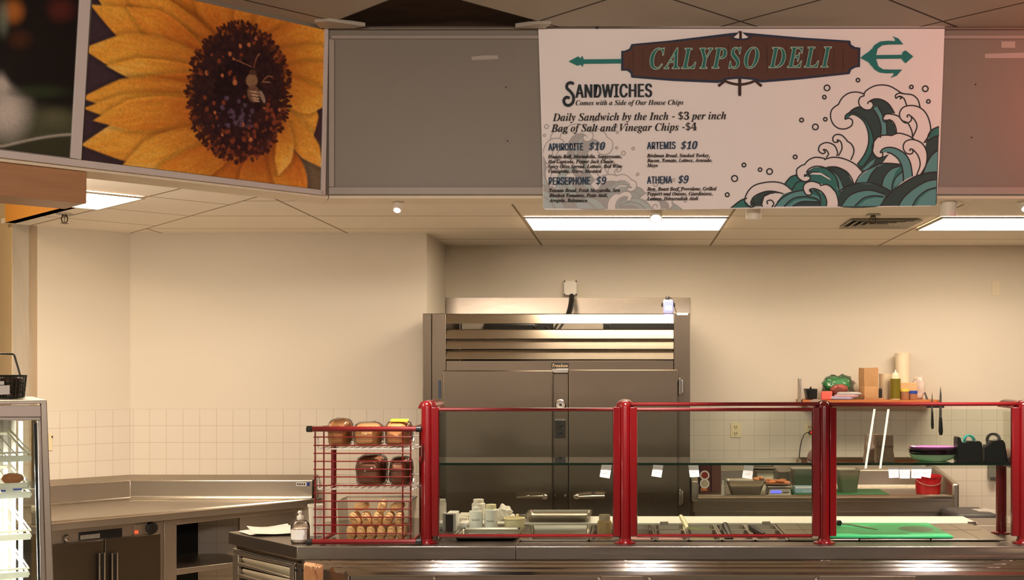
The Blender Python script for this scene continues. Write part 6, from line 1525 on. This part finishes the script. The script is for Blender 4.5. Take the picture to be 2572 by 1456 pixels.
for nm, (xa_, xb_, ya_, ca_), (pr_, xp0, xp1, yp_), rows_ in (
    ('APHRODITE', (1377, 1465, 378, 18), ('$10', 1479, 1520, 376.5), (('Hoagie Roll, Mortadella, Soppressata,', 1376, 1562, 397, 396.5), ('Hot Capicola, Pepper Jack Cheese,', 1376, 1544, 409.7, 409), ('Spicy Olive Spread, Lettuce, Red Wine', 1376, 1563, 422, 421), ('Vinaigrette, Mayo, Mustard', 1377, 1511, 434, 433.5))),
    ('ARTEMIS', (1625, 1697, 374.5, 18), ('$10', 1710, 1752, 374), (('Birdman Bread, Smoked Turkey,', 1625, 1783, 394.7, 394), ('Bacon, Tomato, Lettuce, Avocado,', 1625, 1789, 407, 406), ('Mayo', 1625, 1652, 419, 419))),
    ('PERSEPHONE', (1378, 1483, 464, 19), ('$9', 1497, 1523, 463), (('Toscano Bread, Fresh Mozzarella, Sun', 1379, 1557, 482, 481.5), ('Blushed Tomatoes, Pesto Aioli,', 1379, 1527, 494.5, 494), ('Arugula, Balsamico', 1379, 1475, 507, 507))),
    ('ATHENA', (1625, 1688, 461, 18), ('$9', 1703, 1730, 460), (('Bun, Roast Beef, Provolone, Grilled', 1625, 1800, 478.5, 477.5), ('Peppers and Onions, Giardiniera,', 1625, 1790, 490.5, 490), ('Lettuce, Horseradish Aioli', 1625, 1754, 503, 502)))):
    b = MB(); brush(nm, xa_, xb_, ya_, ya_-1.2, ca_, BLUE); put(b, pr_, xp0, xp1, yp_, yp_-.5, 18, BLUE, L5, shear=.22, offset=.008)
    for s_, x0_, x1_, y0_, y1_ in rows_: put(b, s_, x0_, x1_, y0_, y1_, 8.4, BLK, L5, offset=.010)
    b.build('menu_item', PRINT, bn, normals=False)
b = MB().pbox(1496, 1503, 66, 72, BY-.006, BY+.008); b.build('clip', BLACKP, bn)
# refrigerator nameplate lettering
b = MB(); put(b, 'Traulsen', 1387, 1426, 921.5, 921.5, 8, lin((214, 190, 150)), lambda x, y: P(x, y, FY-.0066), spacing=1.05); b.build('plate_lettering', PRINT, npl, normals=False)
b = MB(); put(b, 'WAX PAC', 2017, 2042, 1236, 1236, 5.5, lin((232, 236, 238)), lambda x, y: P(x, y, 7.7394), 'sans'); b.build('carton_lettering', PRINT, wrapb, normals=False)

# ================================================================ printed photo panels (flat pictures on the 45 degree face)
def picture(name, label, quad_px, W_, H_, paint, extend=0):
    """a flat print: the grid follows the panel's face, each vertex carries its ink colour; paint gets px arrays"""
    (x00, y00), (x10, y10), (x11, y11), (x01, y01) = quad_px        # tl, tr, br, bl
    u = np.linspace(0, 1, W_+1)[None, :]; v = np.linspace(0, 1, H_+1)[:, None]
    px = (x00*(1-u)+x10*u)*(1-v)+(x01*(1-u)+x11*u)*v; py = (y00*(1-u)+y10*u)*(1-v)+(y01*(1-u)+y11*u)*v
    col = paint(px, py)
    off = .0035; n = n45; p0 = c0+n45*off
    dx = (px-CX)/F; dz = -(py-CY)/F
    t = (p0.x*n.x+p0.y*n.y)/(dx*n.x+n.y)
    V = np.stack([dx*t, t, ZE+dz*t], -1).reshape(-1, 3)
    org = V.mean(0); V = V-org
    idx = np.arange((W_+1)*(H_+1)).reshape(H_+1, W_+1)
    Fc = np.stack([idx[:-1, :-1], idx[1:, :-1], idx[1:, 1:], idx[:-1, 1:]], -1).reshape(-1, 4)
    me = bpy.data.meshes.new(name); me.from_pydata(V.tolist(), [], Fc.tolist())
    at = me.color_attributes.new('Col', 'FLOAT_COLOR', 'POINT')
    at.data.foreach_set('color', np.concatenate([col.reshape(-1, 3), np.ones((V.shape[0], 1))], 1).ravel())
    me.materials.append(printmat('photo_print', .3, .4)); o = bpy.data.objects.new(name, me); COL.objects.link(o); o.location = org
    return tag(o, label, 'photo panel', 'photo panels on the angled soffit')
L3 = lambda c: np.array(lin(c))
rs = np.random.RandomState(3)
def noise2(x, y, sc, seed):
    r = np.random.RandomState(seed); G = r.rand(64, 64)
    fx, fy = x/sc, y/sc; ix, iy = np.floor(fx).astype(int), np.floor(fy).astype(int); tx, ty = fx-ix, fy-iy
    tx = tx*tx*(3-2*tx); ty = ty*ty*(3-2*ty); g_ = lambda a, c: G[a % 64, c % 64]
    return (g_(ix, iy)*(1-tx)+g_(ix+1, iy)*tx)*(1-ty)+(g_(ix, iy+1)*(1-tx)+g_(ix+1, iy+1)*tx)*ty
def ss(a, c, x): t = np.clip((x-a)/(c-a), 0, 1); return t*t*(3-2*t)
def paint_flower(px, py):
    x, y = px*2.427, py*2.427                                       # worked in the enlarged picture's units
    bg = L3((66, 48, 58))[None, None]*np.ones(x.shape+(1,)); gr = ss(1700, 1830, x)*ss(820, 1000, y)
    C = bg*(1-gr[..., None])+L3((112, 104, 80))*gr[..., None]
    yel, org, brn, lit = L3((250, 186, 70)), L3((230, 132, 42)), L3((158, 78, 30)), L3((252, 212, 132))
    P_ = [  # base, tip, half width, lightness, fold
        ((1300, 300), (900, -260), 150, .2), ((1400, 250), (1250, -250), 120, .25), ((1500, 220), (1560, -200), 120, .3), ((1250, 300), (520, -150), 170, .35), ((1600, 250), (1830, -60), 120, .35), ((1650, 300), (2050, 100), 120, .5),
        ((1330, 350), (740, -80), 120, .15), ((1250, 330), (545, 20), 115, .55), ((1230, 380), (760, 40), 95, .15), ((1250, 900), (720, 1240), 150, .25), ((1350, 980), (1060, 1330), 140, .3), ((1460, 1000), (1330, 1380), 130, .25), ((1580, 980), (1620, 1350), 150, .28), ((1700, 900), (1790, 1290), 110, .25),
        ((1250, 440), (500, 300), 140, .6), ((1230, 470), (640, 400), 85, .85), ((1250, 520), (560, 590), 120, .35), ((1260, 620), (490, 600), 120, .55), ((1260, 650), (500, 660), 100, .6), ((1280, 740), (490, 880), 150, .65), ((1280, 700), (560, 740), 110, .35), ((1300, 840), (740, 1010), 130, .75), ((1380, 900), (860, 1130), 110, .45),
        ((1700, 380), (2080, 330), 115, .45), ((1740, 470), (2100, 480), 100, .55), ((1730, 560), (1900, 860), 105, .8), ((1720, 520), (2020, 620), 100, .6), ((1720, 700), (1970, 1030), 80, .75), ((1730, 760), (1690, 1080), 62, .8)]
    for k, (b0, t0, hw, li) in enumerate(P_):
        dx, dy = t0[0]-b0[0], t0[1]-b0[1]; Ln = math.hypot(dx, dy); ux, uy = dx/Ln, dy/Ln
        ta = ((x-b0[0])*ux+(y-b0[1])*uy)/Ln; sd = (-(x-b0[0])*uy+(y-b0[1])*ux)
        sd = sd+30*math.sin(k*2.1)*np.sin(np.clip(ta, 0, 1)*3.0)
        prof = hw*np.sqrt(np.clip(np.sin(np.pi*np.clip(ta*.82+.14, 0, 1)), 0, 1))*np.clip((1-ta)*3.2, 0, 1)**.55
        m = ss(0, 16, prof-np.abs(sd))*(ta > -.2)*(ta < 1.02)
        q = sd/np.maximum(prof, 1)
        st = noise2(sd*1.0+500, ta*120+k*300, 16, k+5)-.5
        s_ = np.clip(li*.65+.55*(ta-.35)+.35*st+.22*q*math.cos(k), 0, 1.25)
        c_ = org+(yel-org)*np.clip(s_*1.1, 0, 1)[..., None]; c_ = c_+(lit-c_)*np.clip(s_*1.1-.75, 0, .7)[..., None]
        dkn = np.clip(.80-ta*1.25, 0, .8)*(1-.45*li); c_ = c_+(brn-c_)*dkn[..., None]
        edge = ss(.70, .98, np.abs(q))*.35*np.sign(math.sin(k*1.7)*1)*np.sign(q); c_ = c_*(1+.55*edge[..., None])
        sh = 1-.35*ss(-40, 10, -(prof+14-np.abs(sd)))*0
        halo = ss(-38, 2, prof-np.abs(sd))*(ta > -.1)*(ta < 1.0)*(1-m)
        C = C*(1-.28*halo[..., None])
        C = C*(1-m[..., None])+c_*m[..., None]
    # dark eye with ragged florets
    ex, ey = (x-1455)/295, (y-560)/400; an = np.arctan2(ey, ex); rr_ = np.hypot(ex, ey)
    jag = 1+.075*np.sin(an*34)*(.5+.5*np.sin(an*7+1))+.05*np.sin(an*57+2)
    m = ss(0, .07, jag-rr_)
    base = L3((40, 22, 28)); C = C*(1-m[..., None])+base*m[..., None]
    for k in range(900):
        a = rs.rand()*2*math.pi; r_ = 1.06*rs.rand()**.42; cx_, cy_ = 1455+295*r_*math.cos(a), 560+400*r_*math.sin(a); R_ = rs.uniform(5, 13)
        i0 = np.abs(x-cx_).min(0).argmin() if False else None
        low = (math.sin(a) > .25)
        c_ = L3((140, 66, 42)) if (rs.rand() < (.5 if low and r_ > .62 and math.cos(a) > -.5 else .06)) else (L3((96, 74, 96)) if (abs(cx_-1440) < 110 and abs(cy_-680) < 90 and rs.rand() < .7) else L3((58, 32, 32)) if r_ > .5 else L3((26, 14, 18)))
        if rs.rand() < .02: c_ = L3((206, 120, 70))
        sel = (np.abs(x-cx_) < R_*1.6) & (np.abs(y-cy_) < R_*2)
        if sel.any():
            mm = ss(0, .5, 1.3-np.hypot((x[sel]-cx_)/R_, (y[sel]-cy_)/(R_*1.3)))*.85; C[sel] = C[sel]*(1-mm[:, None])+c_*mm[:, None]
    for k in range(420):
        a = rs.rand()*2*math.pi; f = rs.uniform(.90, 1.09); cx_, cy_ = 1455+295*f*math.cos(a), 560+400*f*math.sin(a); R_ = rs.uniform(7, 15); el = rs.uniform(1.0, 1.9)
        sel = (np.abs(x-cx_) < 34) & (np.abs(y-cy_) < 34)
        if sel.any():
            u = ((x[sel]-cx_)*math.cos(a)+(y[sel]-cy_)*math.sin(a))/(R_*el); v = (-(x[sel]-cx_)*math.sin(a)+(y[sel]-cy_)*math.cos(a))/R_
            mm = ss(0, .5, 1-np.hypot(u, v)); c_ = L3((62, 30, 26)) if rs.rand() < .8 else L3((120, 58, 34)); C[sel] = C[sel]*(1-mm[:, None])+c_*mm[:, None]
    # the bee
    def blob(cx_, cy_, rx, ry, c_, rot=0, al=1):
        nonlocal C
        ca, sa = math.cos(rot), math.sin(rot); u = ((x-cx_)*ca+(y-cy_)*sa)/rx; v = (-(x-cx_)*sa+(y-cy_)*ca)/ry
        mm = ss(0, .25, 1-np.hypot(u, v))*al; mm = mm*(.75+.5*noise2(x, y, 7, 9)); mm = np.clip(mm, 0, 1); C = C*(1-mm[..., None])+c_*mm[..., None]
    blob(1535, 490, 40, 45, L3((150, 112, 84))); blob(1540, 440, 26, 20, L3((84, 58, 46))); blob(1545, 570, 42, 62, L3((120, 86, 66)), -.15)
    for k, yy in enumerate((560, 580, 600, 615)): blob(1550+k*4, yy, 34-3*k, 6, L3((196, 160, 132)), .15)
    blob(1600, 590, 14, 46, L3((170, 140, 124)), -.35, .8); blob(1625, 500, 32, 5, L3((140, 104, 80)), .1)
    for (xa, ya, xb, yb2) in ((1530, 405, 1430, 362), (1548, 410, 1582, 330), (1600, 500, 1660, 470)):
        for f in np.linspace(0, 1, 14): blob(xa+(xb-xa)*f, ya+(yb2-ya)*f-18*math.sin(f*3.1)*(xb > xa), 5, 5, L3((150, 96, 70)), 0, .8)
    return np.clip(C*(.86+.28*noise2(x, y, 9, 77)[..., None]), 0, 1)
def paint_plant(px, py):
    x, y = px*2.427, py*2.427
    C = np.ones(x.shape+(1,))*L3((20, 15, 14))
    def blob(cx_, cy_, rx, ry, c_, s_=.9, al=1):
        nonlocal C
        r_ = np.hypot((x-cx_)/rx, (y-cy_)/ry); mm = (1-ss(1-s_, 1, r_))*al; C = C*(1-mm[..., None])+L3(c_)*mm[..., None]
    gz = ss(560, 700, y-x*.12); C = C*(1-gz[..., None])+L3((74, 76, 54))*gz[..., None]
    blob(40, 680, 210, 250, (200, 190, 180), .9); blob(20, 520, 70, 120, (190, 180, 170), .9); blob(330, 720, 160, 90, (100, 98, 72), .9, .7)
    blob(260, 380, 290, 230, (22, 15, 13), .25); blob(240, 560, 260, 60, (46, 58, 34), .8, .8); blob(80, 70, 100, 110, (190, 112, 46), .9, .8); blob(20, 110, 60, 160, (120, 128, 110), .9, .7); blob(370, 60, 130, 110, (92, 34, 30), .9, .8); blob(240, 120, 80, 110, (24, 16, 14), .8); blob(120, 240, 110, 90, (84, 44, 22), .9, .6)
    m = ss(0, 12, y-(895-72*np.sin(np.clip((x-20)/440, 0, 1)*1.5))); C = C*(1-m[..., None])+L3((58, 58, 40))*m[..., None]
    e = np.exp(-((y-(890-72*np.sin(np.clip((x-20)/440, 0, 1)*1.5)))/7)**2)*.8; C = C*(1-e[..., None])+L3((196, 186, 172))*e[..., None]
    return np.clip(C*(.9+.2*noise2(x, y, 8, 31)[..., None]), 0, 1)
def above(pxa, pya, pxb, pyb, y): return pxa+(pxb-pxa)*(y-pya)/(pyb-pya)
# tops run to the store ceiling, which is out of the frame at the left
yt_l = CY-(ZS-.014-ZE)*F/3.75; tl = (236, 920-(ZS-.014-ZE)*F/(SF(236, 0).y)); tr = (816.5, 920-(ZS-.014-ZE)*F/(SF(816, 60).y))
picture('photo_panel', 'photo of a yellow sunflower with a bee, beside the blank grey panel', [tl, tr, (806.5, 476), (205, 400.5)], 300, 250, paint_flower)
tr2_ = (206, 920-(ZS-.014-ZE)*F/(SF(206, 0).y)); tl2 = (-60, 920-(ZS-.014-ZE)*F/(SF(-60, 0).y))
picture('photo_panel', 'dark green blurred plant photo left of the sunflower photo', [tl2, tr2_, (177, 395), (-60, 365)], 110, 170, paint_plant)

# ================================================================ the cooler across the aisle, whose door tubes show mirrored in the raised pane
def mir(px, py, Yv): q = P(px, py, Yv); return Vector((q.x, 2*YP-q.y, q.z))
co = thing('open_cooler', 'cooler with two lit tubes, mirrored in the raised glass pane', 'cooler', (2.9, -2.2, 0))
b = MB().box(2.3, 3.6, -2.7, -2.62, 0, 1.9); b.box(2.3, 2.36, -2.62, -2.0, 0, 1.9); b.box(3.54, 3.6, -2.62, -2.0, 0, 1.9); b.box(2.3, 3.6, -2.7, -2.0, 1.9, 1.96); b.box(2.3, 3.6, -2.7, -1.9, 0, .35); b.build('cabinet', mat('black_cabinet', (26, 25, 25), .5, noise=.1), co)
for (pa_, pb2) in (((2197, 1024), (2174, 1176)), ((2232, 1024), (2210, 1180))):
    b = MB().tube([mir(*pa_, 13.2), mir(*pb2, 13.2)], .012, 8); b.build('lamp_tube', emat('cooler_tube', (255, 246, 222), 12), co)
